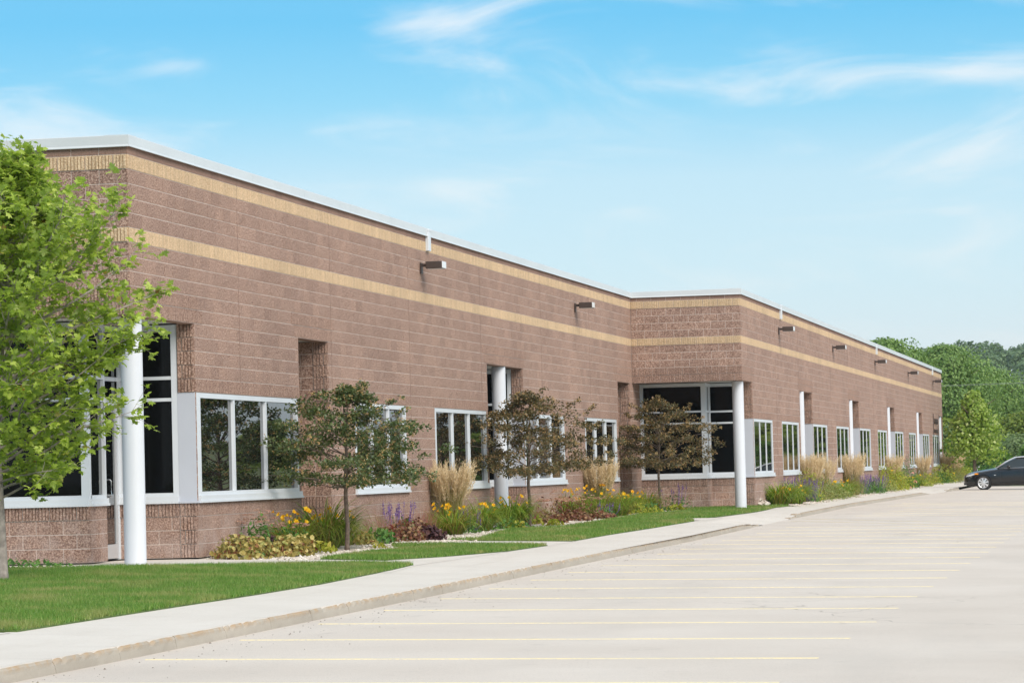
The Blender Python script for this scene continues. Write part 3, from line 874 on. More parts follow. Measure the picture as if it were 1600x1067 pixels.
# body behind the faces, roof
core = MB()
core.box(-60, XF - .215, Y1 + .215, Y2 + 2, 17 * c + .06, 28.5 * c)
core.box(-60, XG - .215, Y2 + 2, Y3 - .1, 17 * c + .06, 28.5 * c)
core.box(-60, XG - .215, Y2 + .215, Y2 + 2, 17 * c + .06, 28.5 * c)
core.box(-60, XF - 1.5, Y1 + 1.5, Y2 + 1.4, -.3, 17 * c + .055)
core.box(-60, XG - 1.5, Y2 + 1.4, Y3 - .1, -.3, 17 * c + .055)
bbuild(core, 'roof', M['roof'])
mb = MB().box(-60, XG + .0, Y3 - .1, Y3 + .02, -.3, 28.6 * c)
bbuild(mb, 'end_wall', M['brown_smooth'])
# coping in lengths with a drip edge
def cope(fc, a0, a1, end0=0, end1=0):
    n = max(1, round((a1 - a0) / 3.05)); w = (a1 - a0) / n
    for i in range(n):
        a, b = a0 + i * w + (.003 if i else 0), a0 + (i + 1) * w - (.003 if i < n - 1 else 0)
        mb = MB()
        z0, z1 = 28.6 * c, ZT
        prof = [(-.30, z0 + .01), (.030, z0 - .006), (.052, z0 - .024), (.058, z0 - .018), (.046, z0 + .012), (.046, z1 - .006), (.040, z1), (-.30, z1 + .006)]
        for q in (a, b):
            for (w_, z) in prof: mb.v.append(tuple(fc.P(q, z, w_)))
        k = len(prof)
        for j in range(k): mb.f.append((j, (j + 1) % k, k + (j + 1) % k, k + j))
        mb.f.append(tuple(range(k))[::-1]); mb.f.append(tuple(range(k, 2 * k)))
        bbuild(mb, 'coping', M['coping'])
cope(Face(-24, Y1, (1, 0), (0, -1)), 0, XF + 24 + .043)
cope(F1, -.046 + .002, Y2 - Y1 - .05)
cope(Face(XF, Y2, (1, 0), (0, -1)), .05, XG - XF + .043)
cope(F2, -.044, Y3 - Y2)
# sealed control joints in the long faces
for fc, y0, ys in ((F1, Y1, (47.9, 53.6, 59.6, 66.3, 73.2, 79.8)), (F2, Y2, (94.7, 101.0, 111.4, 118.2, 129.0, 135.8, 146.4, 153.2, 163.2))):
    for y in ys:
        z0 = 17.05 * c if any(n[0] - .1 < y < n[1] + .1 for n in N1 + N2) else 12.05 * c if any(a_ < y < b_ for a_, b_ in W1 + W2) else .02
        mb = MB(); fc.box(mb, y - y0 - .005, y - y0 + .005, z0, 28.55 * c, -.01, .0075); bbuild(mb, 'control_joint', M['joint'])
# overflow scuppers
for fc, y0, ys in ((F1, Y1, [61.3]), (F2, Y2, [96.2, 130.9, 165.5])):
    for y in ys:
        mb = MB(); a = y - y0
        fc.box(mb, a - .11, a + .11, 27.1 * c, ZT - .05, .002, .07); fc.box(mb, a - .12, a + .12, ZT - .06, ZT - .01, -.02, .078)
        o = bbuild(mb, 'scupper', M['metal']); bevel(o, .008)
# small grey hose boxes low on the far wall
for (y, z) in ((112.2, .42), (163.4, .42)):
    mb = MB(); F2.box(mb, y - Y2 - .09, y - Y2 + .09, z - .07, z + .07, .0, .10); F2.box(mb, y - Y2 - .07, y - Y2 + .07, z - .05, z + .05, .1, .13); bbuild(mb, 'hose_box', M['panel'])
bbuild(mortar, 'wall', M['mortar'])

# block faces: shared meshes for the pieces built one by one, joined geometry beyond
FULLL, FULLH = BL - .010, c - .012
def split_geo(L, H, r_, nx=4, nz=2, amp=.0035):
    V = []; F = []
    for j in range(nz + 1):
        for i in range(nx + 1):
            edge = i in (0, nx) or j in (0, nz)
            w = .003 + r_.uniform(-.002, .0022) if edge else .0045 + r_.uniform(-amp, amp)
            V.append((-L/2 + L*i/nx + (0 if i in (0, nx) else r_.uniform(-.015, .015)), -H/2 + H*j/nz + (0 if j in (0, nz) else r_.uniform(-.01, .01)), w))
    for j in range(nz):
        for i in range(nx):
            a = j*(nx+1)+i
            F += [(a, a+1, a+nx+2), (a, a+nx+2, a+nx+1)]
    per = [i for i in range(nx+1)] + [(j)*(nx+1)+nx for j in range(1, nz+1)] + [nz*(nx+1)+i for i in range(nx-1, -1, -1)] + [j*(nx+1) for j in range(nz-1, 0, -1)]
    n0 = len(V)
    for p in per: V.append((V[p][0], V[p][1], -.0135))
    k = len(per)
    for i in range(k):
        a, b = per[i], per[(i+1) % k]; p, q = n0+i, n0+(i+1) % k
        F += [(a, p, q), (a, q, b)]
    return np.array(V), np.array(F)
def box_geo(L, H, w=.004):
    V = np.array([(x, y, z) for z in (-.0135, w) for (x, y) in ((-L/2, -H/2), (L/2, -H/2), (L/2, H/2), (-L/2, H/2))])
    F = np.array([(4,5,6),(4,6,7),(0,1,5),(0,5,4),(1,2,6),(1,6,5),(2,3,7),(2,7,6),(3,0,4),(3,4,7)])
    return V, F
def rib_geo(L, H, r_):
    V = []; F = []
    n = max(1, round(L / .0508)); w = L / n
    V += [(-L/2, -H/2, .002), (L/2, -H/2, .002), (L/2, H/2, .002), (-L/2, H/2, .002)]; F += [(0, 1, 2), (0, 2, 3)]
    for i in range(n):
        a, b = -L/2 + i*w + .007, -L/2 + (i+1)*w - .007
        f1, f2 = .020 + r_.uniform(-.002, .002), .020 + r_.uniform(-.002, .002)
        k = len(V)
        V += [(a - .002, -H/2, -.03), (b + .002, -H/2, -.03), (b + .002, H/2, -.03), (a - .002, H/2, -.03), (a, -H/2, f1), (b, -H/2, f1), (b, H/2, f2), (a, H/2, f2)]
        F += [(k+4,k+5,k+6),(k+4,k+6,k+7),(k+1,k+2,k+6),(k+1,k+6,k+5),(k+3,k,k+4),(k+3,k+4,k+7)]
    return np.array(V), np.array(F)
pr = random.Random(3)
KINDS = {'split': ('brown', 7), 'rib': ('brown', 3), 'tan': ('tan', 3), 'smooth': ('brown_smooth', 1)}
SH = {}
for kd, (mn, n) in KINDS.items():
    SH[kd] = []
    for i in range(n):
        H = FULLH if kd != 'smooth' else .6 * c - .010
        g_ = split_geo(FULLL, H, pr) if kd == 'split' else rib_geo(FULLL, H, pr) if kd in ('rib', 'tan') else box_geo(FULLL, H)
        SH[kd].append((g_, mesh_np('block', g_[0], [g_[1]], M[mn])))
cp = Vector((0, 0, EYE)); cands = []
for i, (kd, P, L, H, sd_, nd_) in enumerate(PIECES):
    full = abs(L - FULLL) < .008
    v = cp - P; d = v.length
    f_ = v.dot(nd_) / d
    q = cam.matrix_world.inverted() @ P
    px, py = 800 + 5000 * q.x / -q.z, 533 - 5000 * q.y / -q.z
    vis = f_ > 0 and -15 < px < 1600 and 0 < py < 1067 and not (px < 95 and py > 260 and py < 700)
    if nd_.x > .5 and (abs(P.x - XF) > .1 and abs(P.x - XG) > .1): vis = False
    if nd_.x > .5 and P.y > Y2 and abs(P.x - XF) < .1: vis = False
    if full and vis: cands.append((-f_ / d / d, i))
cands.sort()
single = set(i for _, i in cands[:300])
acc = {mn: [[], [], 0] for mn in ('brown', 'tan', 'brown_smooth')}
for i, (kd, P, L, H, sd_, nd_) in enumerate(PIECES):
    T = Matrix((sd_, Vector((0, 0, 1)), nd_)).transposed()
    mn = KINDS[kd][0]
    if i in single:
        g_, me = SH[kd][pr.randrange(len(SH[kd]))]
        o = bpy.data.objects.new('block', me); COL.objects.link(o); o.parent = bld
        mw = T.to_4x4() @ Matrix.Diagonal((L / FULLL, 1, .45 if (kd in ('rib', 'tan') and nd_.x > .5) else 1, 1)); mw.translation = P
        o.matrix_parent_inverse = Matrix.Translation((-XF, -Y1, 0)); o.matrix_basis = mw
        continue
    near = P.y < 60 or abs(nd_.y) > .5
    if kd == 'split':
        g_ = split_geo(L, H, pr, 3 if near else 2, 2,   .005 if abs(nd_.y) > .5 else .0048) if (near or L > .1) and P.y < 110 else box_geo(L, H)
    elif kd in ('rib', 'tan'):
        g_ = rib_geo(L, H, pr)
        if nd_.x > .5: g_ = (g_[0] * np.array([1, 1, .45]), g_[1])
    else: g_ = box_geo(L, H)
    if kd in ('rib', 'tan'):     # dark recess behind the ribs
        pass
    a = acc[mn]
    Vw = g_[0] @ np.array(T).T + np.array(P)
    a[0].append(Vw); a[1].append(g_[1] + a[2]); a[2] += len(Vw)
for mn, (vs, fs, n) in acc.items():
    o = bchild(link('blockwork', mesh_np('blockwork', np.concatenate(vs), [np.concatenate(fs)], M[mn])))
    o['kind'] = 'stuff'

# ------------------------------------------------------------------ vegetation helpers
def unit(a): return a / (np.linalg.norm(a, axis=-1, keepdims=True) + 1e-9)
def frames(nrm, fwd=None):
    """rotation matrices whose z column is nrm, y column near fwd (or random)"""
    n = unit(nrm)
    f = rng.normal(size=n.shape) if fwd is None else fwd
    f = unit(f - (f * n).sum(-1, keepdims=True) * n)
    x = np.cross(f, n)
    return np.stack([x, f, n], -1)
def scatter(tv, tf, P, Rm, S):
    k = len(tv); N = len(P)
    S = np.asarray(S).reshape(-1, 1, 1) * np.ones((N, 1, 1))
    V = np.einsum('nij,nkj->nki', Rm, tv[None] * S) + P[:, None]
    F = (tf[None] + (np.arange(N) * k)[:, None, None]).reshape(-1, tf.shape[1])
    return V.reshape(-1, 3), F
MAPLE_V = np.array([(0, .38, .03), (0, 0, 0), (.16, .06, -.01), (.44, .10, -.08), (.26, .30, -.02), (.58, .50, -.12), (.36, .56, -.05), (.20, .58, -.01), (.22, .74, -.05), (0, 1.0, -.14),
                    (-.22, .74, -.05), (-.20, .58, -.01), (-.36, .56, -.05), (-.58, .50, -.12), (-.26, .30, -.02), (-.44, .10, -.08), (-.16, .06, -.01)])
MAPLE_F = np.array([(0, i, i + 1) for i in range(1, 16)] + [(0, 16, 1)])
OVAL_V = np.array([(0, 0, 0), (.28, .35, .05), (.20, .75, .03), (0, 1, -.06), (-.20, .75, .03), (-.28, .35, .05), (0, .5, -.03)])
OVAL_F = np.array([(6, i, (i + 1) % 6) for i in range(6)])
QUAD_V = np.array([(-.5, -.35, .04), (.42, -.5, -.06), (.5, .4, .05), (-.38, .5, -.04)])
QUAD_F = np.array([(0, 1, 2), (0, 2, 3)])
_t = np.linspace(0, 2 * np.pi, 8)[:-1]
DISC_V = np.concatenate([[(0, 0, -.12)], np.stack([.5 * np.cos(_t) * (1 + .12 * np.cos(3.1 * _t)), .5 * np.sin(_t) * (1 + .12 * np.sin(2.3 * _t)), .05 * np.cos(2 * _t)], 1)])
DISC_F = np.array([(0, 1 + i, 1 + (i + 1) % 7) for i in range(7)])
SPEAR_V = np.array([(0, 0, 0), (.13, .4, .03), (0, 1, -.08), (-.13, .4, .03)])
SPEAR_F = np.array([(0, 1, 2), (0, 2, 3)])
def arc_blades(n, r, L, lean0, lean1, w, seg=4, az=None, tipw=.12, wob=.25):
    """arching strips from a small base circle; returns V, F"""
    a = rng.uniform(0, 2 * np.pi, n) if az is None else az
    b = rng.uniform(0, 1, n) ** .5 * r; ba = a + rng.normal(0, .5, n)
    L = L * rng.uniform(.7, 1.15, n)
    t0 = lean0 * rng.uniform(.3, 1.5, n); t1 = lean1 * rng.uniform(.6, 1.25, n)
    h = np.stack([np.cos(a), np.sin(a), 0 * a], 1); sd_ = np.stack([-np.sin(a), np.cos(a), 0 * a], 1)
    P = np.stack([np.cos(ba) * b, np.sin(ba) * b, 0 * b], 1)
    rows = []
    for i in range(seg + 1):
        t = i / seg
        ww = w * (1 - (1 - tipw) * t ** 1.6) * (.75 + .25 * min(1, t * 4))
        rows.append((P - sd_ * ww / 2, P + sd_ * ww / 2))
        th = t0 + (t1 - t0) * (t + .5 / seg) ** 1.3
        P = P + (h * np.sin(th)[:, None] + np.array([0, 0, 1]) * np.cos(th)[:, None]) * (L / seg)[:, None]
    V = np.stack([v for rw in rows for v in rw], 1)
    k = 2 * (seg + 1)
    f = np.array([q for i in range(seg) for q in ((2*i, 2*i+1, 2*i+3), (2*i, 2*i+3, 2*i+2))])
    F = (f[None] + (np.arange(n) * k)[:, None, None]).reshape(-1, 3)
    return V.reshape(-1, 3), F, P
def cat_vf(*vf):
    V, F, n = [], [], 0
    for v, f in vf: V.append(v); F.append(f + n); n += len(v)
    return np.concatenate(V), np.concatenate(F)
def part(name, V, F, mt, parent, smooth=False): return link(name, mesh_np(name, V, [F], mt, smooth), parent)
def ground_at(x, y): return float(gz(x, y)) - .012
def dome(n, r, h, inner=.55):
    """points and outward normals on a mound"""
    d = unit(rng.normal(size=(n, 3))); d[:, 2] = np.abs(d[:, 2]) * 1.0
    lum = 1 + .16 * np.sin(d[:, 0] * 5 + r * 31) * np.cos(d[:, 1] * 4.2 + h * 17)
    rad = rng.uniform(inner, 1.05, n) ** .5 * lum
    P = d * rad[:, None] * np.array([r, r, h])
    P[:, 2] = np.maximum(P[:, 2], .015)
    return P, unit(d * np.array([1, 1, 1.2]))

# flower meshes shared by every daylily and rose
def lily_flower(seed):
    r_ = np.random.default_rng(seed); V = []; F = []
    for i in range(6):
        a = i * np.pi / 3 + r_.uniform(-.1, .1); op = r_.uniform(.8, 1.15)
        ca, sa = np.cos(a), np.sin(a); k = len(V)
        for (rr, z, w) in ((.006, 0, .004), (.026, .035, .018), (.048 * op, .048, .016), (.062 * op, .040, .002)):
            V += [(ca * rr - sa * w, sa * rr + ca * w, z), (ca * rr + sa * w, sa * rr - ca * w, z)]
        for j in range(3): F += [(k+2*j, k+2*j+1, k+2*j+3), (k+2*j, k+2*j+3, k+2*j+2)]
    return np.array(V), np.array(F)
LILY = [mesh_np('flower', *(lambda g_: (g_[0], [g_[1]]))(lily_flower(s)), M['flower_yellow']) for s in range(3)]
def rose_flower():
    V = []; F = []
    for ring, (n, r0, z0, r1, z1, w) in enumerate(((5, .008, 0, .042, .018, .030), (5, .006, .004, .026, .030, .022))):
        for i in range(n):
            a = i * 2 * np.pi / n + ring * .6; ca, sa = np.cos(a), np.sin(a); k = len(V)
            V += [(ca*r0, sa*r0, z0), (ca*r1 - sa*w, sa*r1 + ca*w, z1), (ca*r1*1.15, sa*r1*1.15, z1 + .004), (ca*r1 + sa*w, sa*r1 - ca*w, z1)]
            F += [(k, k+1, k+2), (k, k+2, k+3)]
    return mesh_np('flower', np.array(V), [np.array(F)], M['flower_pink'])
ROSE = rose_flower()
def put_flower(me, parent, p, facing, s=1.0):
    o = bpy.data.objects.new('flower', me); COL.objects.link(o); o.parent = parent
    q = Vector(facing).to_track_quat('Z', 'Y')
    o.matrix_basis = Matrix.Translation(p) @ q.to_matrix().to_4x4() @ Matrix.Rotation(rng.uniform(0, 6.3), 4, 'Z') @ Matrix.Scale(s, 4)
    return o
def plant(name, label, cat, group, x, y, rz=0):
    return tag(empty(name, (x, y, ground_at(x, y)), rz), label, cat, group)

def daylily(x, y, label, L=.55, r=.10, n=130, nf=5, dry=.3, fh=.55, sc=1.0, w=.016):
    nf = int(nf * 1.5) + 1
    o = plant('daylily', label, 'daylily', 'daylily clumps in the beds', x, y)
    L *= 1.38; n = int(n * 1.5); w *= 1.15; fh *= .95
    V, F, _ = arc_blades(int(n * 1.5 * (1 - dry)), r * 1.3, L * 1.12, .40, 2.3, w, 5)
    part('leaves', V, F, M['lily'], o)
    if dry:
        V, F, _ = arc_blades(int(n * 1.3 * dry) + 4, r * 1.4, L * 1.05, .6, 2.1, w * .9, 5); part('dry_leaves', V, F, M['lily_dry'], o)
    st = []
    for i in range(nf):
        a = rng.uniform(0, 2 * np.pi); q = rng.uniform(.05, .30) * sc; hh = fh * rng.uniform(.72, 1.15)
        tip = np.array([np.cos(a) * q, np.sin(a) * q, hh])
        mb = MB().tube([(tip[0] * .15, tip[1] * .15, .05), (tip[0] * .5, tip[1] * .5, hh * .6), tuple(tip)], [.005, .004, .003], 4, False)
        st.append((np.array(mb.v), np.array([t for f_ in mb.f for t in ((f_[0], f_[1], f_[2]), (f_[0], f_[2], f_[3]))])))
        fc = np.array([np.cos(a) * .6 + rng.normal(0, .3), np.sin(a) * .6 - .35, .55])
        put_flower(LILY[int(rng.integers(3))], o, tip, fc, rng.uniform(.6, .95))
    if st: part('flower_stalks', *cat_vf(*st), M['lily'], o)
    return o
def mound(name, label, cat, group, x, y, r, h, n, size, mt, tv=DISC_V, tf=DISC_F, jit=.5, inner=.5, stems=0, up=0.0):
    o = plant(name, label, cat, group, x, y)
    P, N = dome(n, r, h, inner)
    N = unit(N + rng.normal(0, jit, N.shape) + np.array([0, 0, up]))
    if tv is DISC_V: Rm = frames(N)
    else: Rm = frames(N, unit(P + rng.normal(0, .25, P.shape) + np.array([0, 0, .15])))
    V, F = scatter(tv, tf, P, Rm, size * rng.uniform(.65, 1.25, n))
    part('leaves', V, F, M[mt], o)
    if stems:
        vf = []
        for i in range(stems):
            d = P[int(rng.integers(n))]
            mb = MB().tube([(d[0] * .1, d[1] * .1, 0), tuple(d * .5 + np.array([0, 0, .04])), tuple(d * .92)], [.007, .005, .003], 4, False)
            vf.append((np.array(mb.v), np.array([t for f_ in mb.f for t in ((f_[0], f_[1], f_[2]), (f_[0], f_[2], f_[3]))])))
        part('stems', *cat_vf(*vf), M['bark'], o)
    return o
def coral_bells(x, y, label, r, h, mt='heuchera', n=260, size=.066):
    return mound('coral_bells', label, 'coral bells', 'coral bells mounds', x, y, r, h, int(n * 1.7), size, mt, jit=.6)
def sedum(x, y, label, r=.26, h=.45, heads=13, mt='sedum'):
    if mt == 'sedum_red': r *= 1.15; h *= 1.35; heads = int(heads * 1.5)
    o = mound('sedum', label, 'sedum', 'sedum clumps', x, y, r, h * .85, 260, .07, 'green' if mt == 'sedum' else 'heuchera_red', OVAL_V, OVAL_F, .6, .2)
    vf = []
    for i in range(heads):
        d, _ = dome(1, r * 1.0, h, .95); d = d[0]; d[2] = max(d[2], h * .72) + rng.uniform(-.03, .05)
        k = 26; a = rng.uniform(0, 6.3, k); q = np.sqrt(rng.uniform(0, 1, k)) * .055
        P = np.stack([np.cos(a) * q, np.sin(a) * q, .02 - q * q * 5 + rng.normal(0, .004, k)], 1) + d
        vf.append(scatter(DISC_V, DISC_F, P, frames(np.array([0, 0, 1.]) + rng.normal(0, .45, (k, 3))), rng.uniform(.014, .024, k)))
    part('flower_heads', *cat_vf(*vf), M[mt], o)['kind'] = 'stuff'
    return o
def salvia(x, y, label, r=.3, h=.5, n=40, leaf='green'):
    n = int(n * (1.25 if y > 90 else .9)); h *= 1.12
    o = mound('salvia', label, 'salvia', 'purple salvia clumps', x, y, r, h * .62, 260, .06, leaf, OVAL_V, OVAL_F, .5, .2)
    vf = []
    for i in range(n):
        a = rng.uniform(0, 6.3); q = np.sqrt(rng.uniform(0, 1)) * r; hh = h * rng.uniform(.75, 1.12); l = rng.uniform(.10, .2)
        k = int(20 * l / .15)
        t = rng.uniform(0, 1, k); ax = np.array([np.cos(a) * q * .25, np.sin(a) * q * .25, 1.]); ax /= np.linalg.norm(ax)
        base = np.array([np.cos(a) * q, np.sin(a) * q, hh - l])
        P = base + ax * (t * l)[:, None] + rng.normal(0, .009, (k, 3)) * (1.15 - t)[:, None]
        vf.append(scatter(DISC_V, DISC_F, P, frames(rng.normal(size=(k, 3))), .022 * (1.2 - .7 * t)))
        mb = MB().tube([(base[0] * .6, base[1] * .6, .05), tuple(base)], .004, 3, False)
        part_v = np.array(mb.v); part_f = np.array([t_ for f_ in mb.f for t_ in ((f_[0], f_[1], f_[2]), (f_[0], f_[2], f_[3]))])
        vf.append((part_v, part_f))
    part('flower_spikes', *cat_vf(*vf), M['purple'], o)['kind'] = 'stuff'
    return o
def reed(x, y, label, h=1.35, r=.16, n=210, spread=.34):
    h *= .90 if y < 90 else .86; spread *= .85
    o = plant('feather_reed_grass', label, 'ornamental grass', 'feather reed grass clumps', x, y)
    V, F, _ = arc_blades(260, r * 1.3, h * .66, .25, 1.3, .010, 4); part('leaves', V, F, M['stem'], o)
    V, F, tips = arc_blades(int(n * 1.25), r * .9, h * .86, .05, spread * 1.35, .006, 3, tipw=.7); part('stems', V, F, M['stem'], o)
    k = 30; n = int(n * 1.25)
    b = V.reshape(n, 8, 3); top = (b[:, 6] + b[:, 7]) / 2; pre = (b[:, 4] + b[:, 5]) / 2
    d = unit(top - pre); d = unit(d + rng.normal(0, .05, d.shape))
    t = np.tile(np.linspace(-.35, 1, k), n)
    PL = .25 * h * rng.uniform(.75, 1.25, n)
    P = np.repeat(top, k, 0) + np.repeat(d, k, 0) * (t * np.repeat(PL, k))[:, None] + rng.normal(0, .006, (n * k, 3))
    f_ = unit(np.repeat(d, k, 0) + rng.normal(0, .15, (n * k, 3)))
    V, F = scatter(SPEAR_V * np.array([.6, 1.25, 1]), SPEAR_F, P, frames(rng.normal(size=P.shape), f_), .066 * (1.15 - .6 * np.abs(t - .2)))
    part('plumes', V, F, M['plume'], o)
    return o
def muhly(x, y, label, r=.3, h=.55):
    o = plant('pink_grass', label, 'ornamental grass', 'wispy pink grasses', x, y)
    V, F, _ = arc_blades(190, r * .7, h, .1, .75, .006, 3); part('stems', V, F, M['muhly'], o)
    V, F, _ = arc_blades(60, r * .5, h * .5, .3, 1.3, .008, 3); part('leaves', V, F, M['stem'], o)
    return o
def shrub(x, y, label, r, h, mt, n=900, size=.05, flowers=0, fl=None, cat='shrub'):
    o = mound('shrub', label, cat, 'low shrubs in the far bed', x, y, r * 1.15, h * 1.12, int(n * 1.4), size, mt, OVAL_V, OVAL_F, .7, .25, stems=14)
    for i in range(flowers):
        P, N = dome(1, r, h, .98)
        put_flower(fl or LILY[i % 3], o, P[0], N[0] + np.array([0, -.4, .2]), .8 if fl is None else 1.1)
    return o

# ---- first bed, under the windows of the near wing
coral_bells(-13.15, 45.75, 'pale yellow and green coral bells mound, nearest the entrance walk', .52, .36, n=420)
coral_bells(-12.75, 47.05, 'yellow-brown coral bells mound with dark red inner leaves beside the white gravel rim', .36, .34, n=270)
sedum(-13.45, 47.6, 'tall dusty pink sedum behind the pale yellow coral bells', .32, .72, 22)
sedum(-13.15, 48.4, 'low tan and pink sedum between two coral bells and the brown daylily', .30, .58, 18)
daylily(-13.4, 49.3, 'browning daylily clump with many yellow blooms, left of the first hawthorn trunk', .60, .14, 170, 11, .65, .62, 1.3)
daylily(-13.4, 51.5, 'broad arching green daylily right behind the first hawthorn trunk', .78, .16, 230, 6, .25, .62, 1.2, .020)
mound('hosta', 'small lime green hosta on gravel left of the first hawthorn trunk', 'hosta', 'lime green hostas', -12.75, 48.9, .17, .15, 60, .10, 'hosta', OVAL_V, OVAL_F, .5)
mound('hosta', 'tiny yellow hosta in the gravel ring right of the first hawthorn trunk', 'hosta', 'lime green hostas', -12.35, 50.9, .12, .09, 36, .08, 'hosta', OVAL_V, OVAL_F, .5)
coral_bells(-13.3, 53.6, 'small cream and brown coral bells right of the first hawthorn trunk', .26, .22, 'heuchera', 120)
mound('leafy_plant', 'low dark green leafy plant beside the cream and brown coral bells', 'plant', None, -13.15, 54.3, .26, .24, 150, .11, 'green', OVAL_V, OVAL_F, .5)
muhly(-13.5, 55.8, 'wispy pink grass against the wall left of the purple salvia', .40, .58)
muhly(-13.45, 58.8, 'wispy pink grass against the wall left of the nearest reed grass', .40, .62)
salvia(-13.45, 57.0, 'thin purple salvia spikes between two wispy pink grasses', .34, .58, 30)
coral_bells(-13.0, 55.3, 'bronze and rust coral bells mound under the thin purple salvia', .44, .34, 'heuchera_red', 320)
coral_bells(-12.65, 55.9, 'dark purple coral bells mound at the lawn corner', .30, .27, 'heuchera_dark', 260, .07)
daylily(-13.0, 59.6, 'yellowing daylily clump with drooping blades right of the dark purple coral bells', .55, .12, 160, 7, .4, .55, 1.2)
reed(-13.4, 61.2, 'tall tan feather reed grass under the third window of the near wing', 1.30, .22, 260, .38)
daylily(-13.2, 62.9, 'bushy green daylily right of the nearest reed grass', .62, .16, 200, 4, .15, .5, 1.4)
daylily(-13.15, 66.0, 'bright green arching daylily in front of the middle white column', .68, .15, 220, 6, .12, .62, 1.3, .02)
mound('hosta', 'lime green hosta just left of the second hawthorn trunk', 'hosta', 'lime green hostas', -12.75, 64.4, .26, .16, 80, .12, 'hosta', OVAL_V, OVAL_F, .5)
mound('hosta', 'upright yellow hosta just right of the second hawthorn trunk', 'hosta', 'lime green hostas', -12.8, 67.1, .14, .20, 44, .11, 'hosta', OVAL_V, OVAL_F, .5)
mound('hosta', 'small yellow and brown hosta at the tip of the gravel by the second hawthorn', 'hosta', 'lime green hostas', -12.5, 67.4, .17, .13, 50, .11, 'hosta', OVAL_V, OVAL_F, .5)
coral_bells(-13.3, 70.4, 'low bronze coral bells right of the second hawthorn trunk', .55, .26, 'heuchera_red', 260)
sedum(-13.35, 72.4, 'rusty red sedum mound, the left one of two behind the second lawn', .40, .50, 26, 'sedum_red')
sedum(-13.15, 74.6, 'rusty red sedum mound, the right one of two behind the second lawn', .44, .50, 28, 'sedum_red')
coral_bells(-12.75, 74.9, 'tan and red coral bells at the foot of the right rusty sedum', .38, .20, 'heuchera_red', 170)
coral_bells(-13.35, 57.6, 'rust and burgundy coral bells behind the thin purple salvia', .42, .40, 'heuchera_red', 220)
coral_bells(-13.25, 47.9, 'dark red coral bells between the pale mounds and the wall', .36, .30, 'heuchera_dark', 160)
coral_bells(-13.0, 72.6, 'burgundy coral bells in front of the left rusty sedum', .42, .26, 'heuchera_red', 200)
sedum(-13.4, 62.4, 'rosy sedum at the right foot of the nearest reed grass', .30, .42, 14)
sedum(-13.5, 68.6, 'tan headed sedum right of the middle white column', .34, .46, 18)
muhly(-13.5, 70.0, 'wispy pink grass against the wall right of the second hawthorn trunk', .4, .62)
daylily(-13.55, 75.2, 'daylily clump with orange and yellow blooms behind the rusty sedums', .62, .16, 170, 12, .2, .66, 1.5)
daylily(-13.35, 78.0, 'yellow green daylily with tall yellow blooms in front of the second reed grass', .66, .16, 190, 9, .3, .72, 1.5)
reed(-13.4, 78.6, 'tall tan feather reed grass under the last window of the near wing', 1.35, .2, 220, .36)
salvia(-12.9, 76.6, 'low purple salvia at the lawn edge right of the rusty sedums', .34, .36, 16)
daylily(-13.1, 79.6, 'brown tipped daylily right of the second reed grass', .60, .15, 170, 5, .45, .5, 1.2)
daylily(-13.3, 82.4, 'green daylily under the inner corner of the building', .55, .15, 150, 6, .15, .52, 1.3)
daylily(-13.1, 84.2, 'orange flowered daylily left of the third hawthorn trunk', .6, .15, 150, 4, .4, .52, 1.2)
coral_bells(-13.1, 85.2, 'small brown coral bells behind the third hawthorn trunk', .3, .3, 'heuchera', 90)
salvia(-12.6, 86.3, 'bushy dark green salvia with purple spikes right of the third hawthorn trunk', .48, .62, 14)
mound('hosta', 'yellow hosta in the gravel right of the third hawthorn trunk', 'hosta', 'lime green hostas', -12.45, 85.0, .26, .17, 70, .13, 'hosta', OVAL_V, OVAL_F, .5)
mound('hosta', 'pale lime hosta in the gravel left of the third hawthorn trunk', 'hosta', 'lime green hostas', -12.7, 82.6, .3, .15, 60, .12, 'hosta', OVAL_V, OVAL_F, .5)
# ---- far bed along the second wing
daylily(-10.4, 91.6, 'nearest green daylily of the far bed beside the pile of rocks', .72, .18, 200, 4, .12, .55, 1.5, .022)
daylily(-10.35, 95.0, 'green daylily of the far bed in front of the dark purple salvia', .70, .18, 200, 4, .15, .5, 1.5, .022)
salvia(-10.6, 95.6, 'purple salvia along the wall under the first window of the far wing', .5, .72, 50)
salvia(-10.3, 99.2, 'dark purple salvia right of the second green daylily in the far bed', .42, .62, 50)
shrub(-10.6, 99.6, 'yellow green shrub at the foot of the nearest far-wing reed grass', .62, .82, 'yellowgreen', 1500, .06)
reed(-10.6, 101.2, 'tan feather reed grass before the second column of the far wing', 1.45, .34, 330, .34)
reed(-10.55, 105.0, 'thin tan feather reed grass right of the second column of the far wing', 1.35, .3, 150, .42)
shrub(-10.45, 102.6, 'loose grey green shrub between two reed grasses of the far bed', .62, .70, 'sage', 1100, .06)
shrub(-10.3, 105.6, 'low yellow green shrub with brown tips beside the gravel of the far bed', .5, .48, 'sage', 700, .06)
daylily(-10.35, 107.6, 'daylily with large yellow blooms left of the third column of the far wing', .55, .2, 150, 9, .2, .62, 1.7, .022)
daylily(-10.35, 111.2, 'round green daylily with few blooms below the third column of the far wing', .62, .18, 170, 4, .12, .55, 1.4, .022)
reed(-10.55, 115.3, 'dense tan feather reed grass before the third column of the far wing', 1.45, .38, 380, .34)
salvia(-10.4, 118.0, 'purple salvia right of the densest reed grass in the far bed', .5, .66, 50)
salvia(-10.35, 124.0, 'dark green salvia with pale purple spikes at the gravel edge', .55, .62, 36)
shrub(-10.5, 130.6, 'wide yellow green shrub with yellow blooms under the fourth column', .85, .95, 'yellowgreen', 1700, .07, 7)
shrub(-10.3, 134.6, 'yellow brown end of the flowering shrub row by the rose', .6, .7, 'yellowgreen', 800, .07, 2)
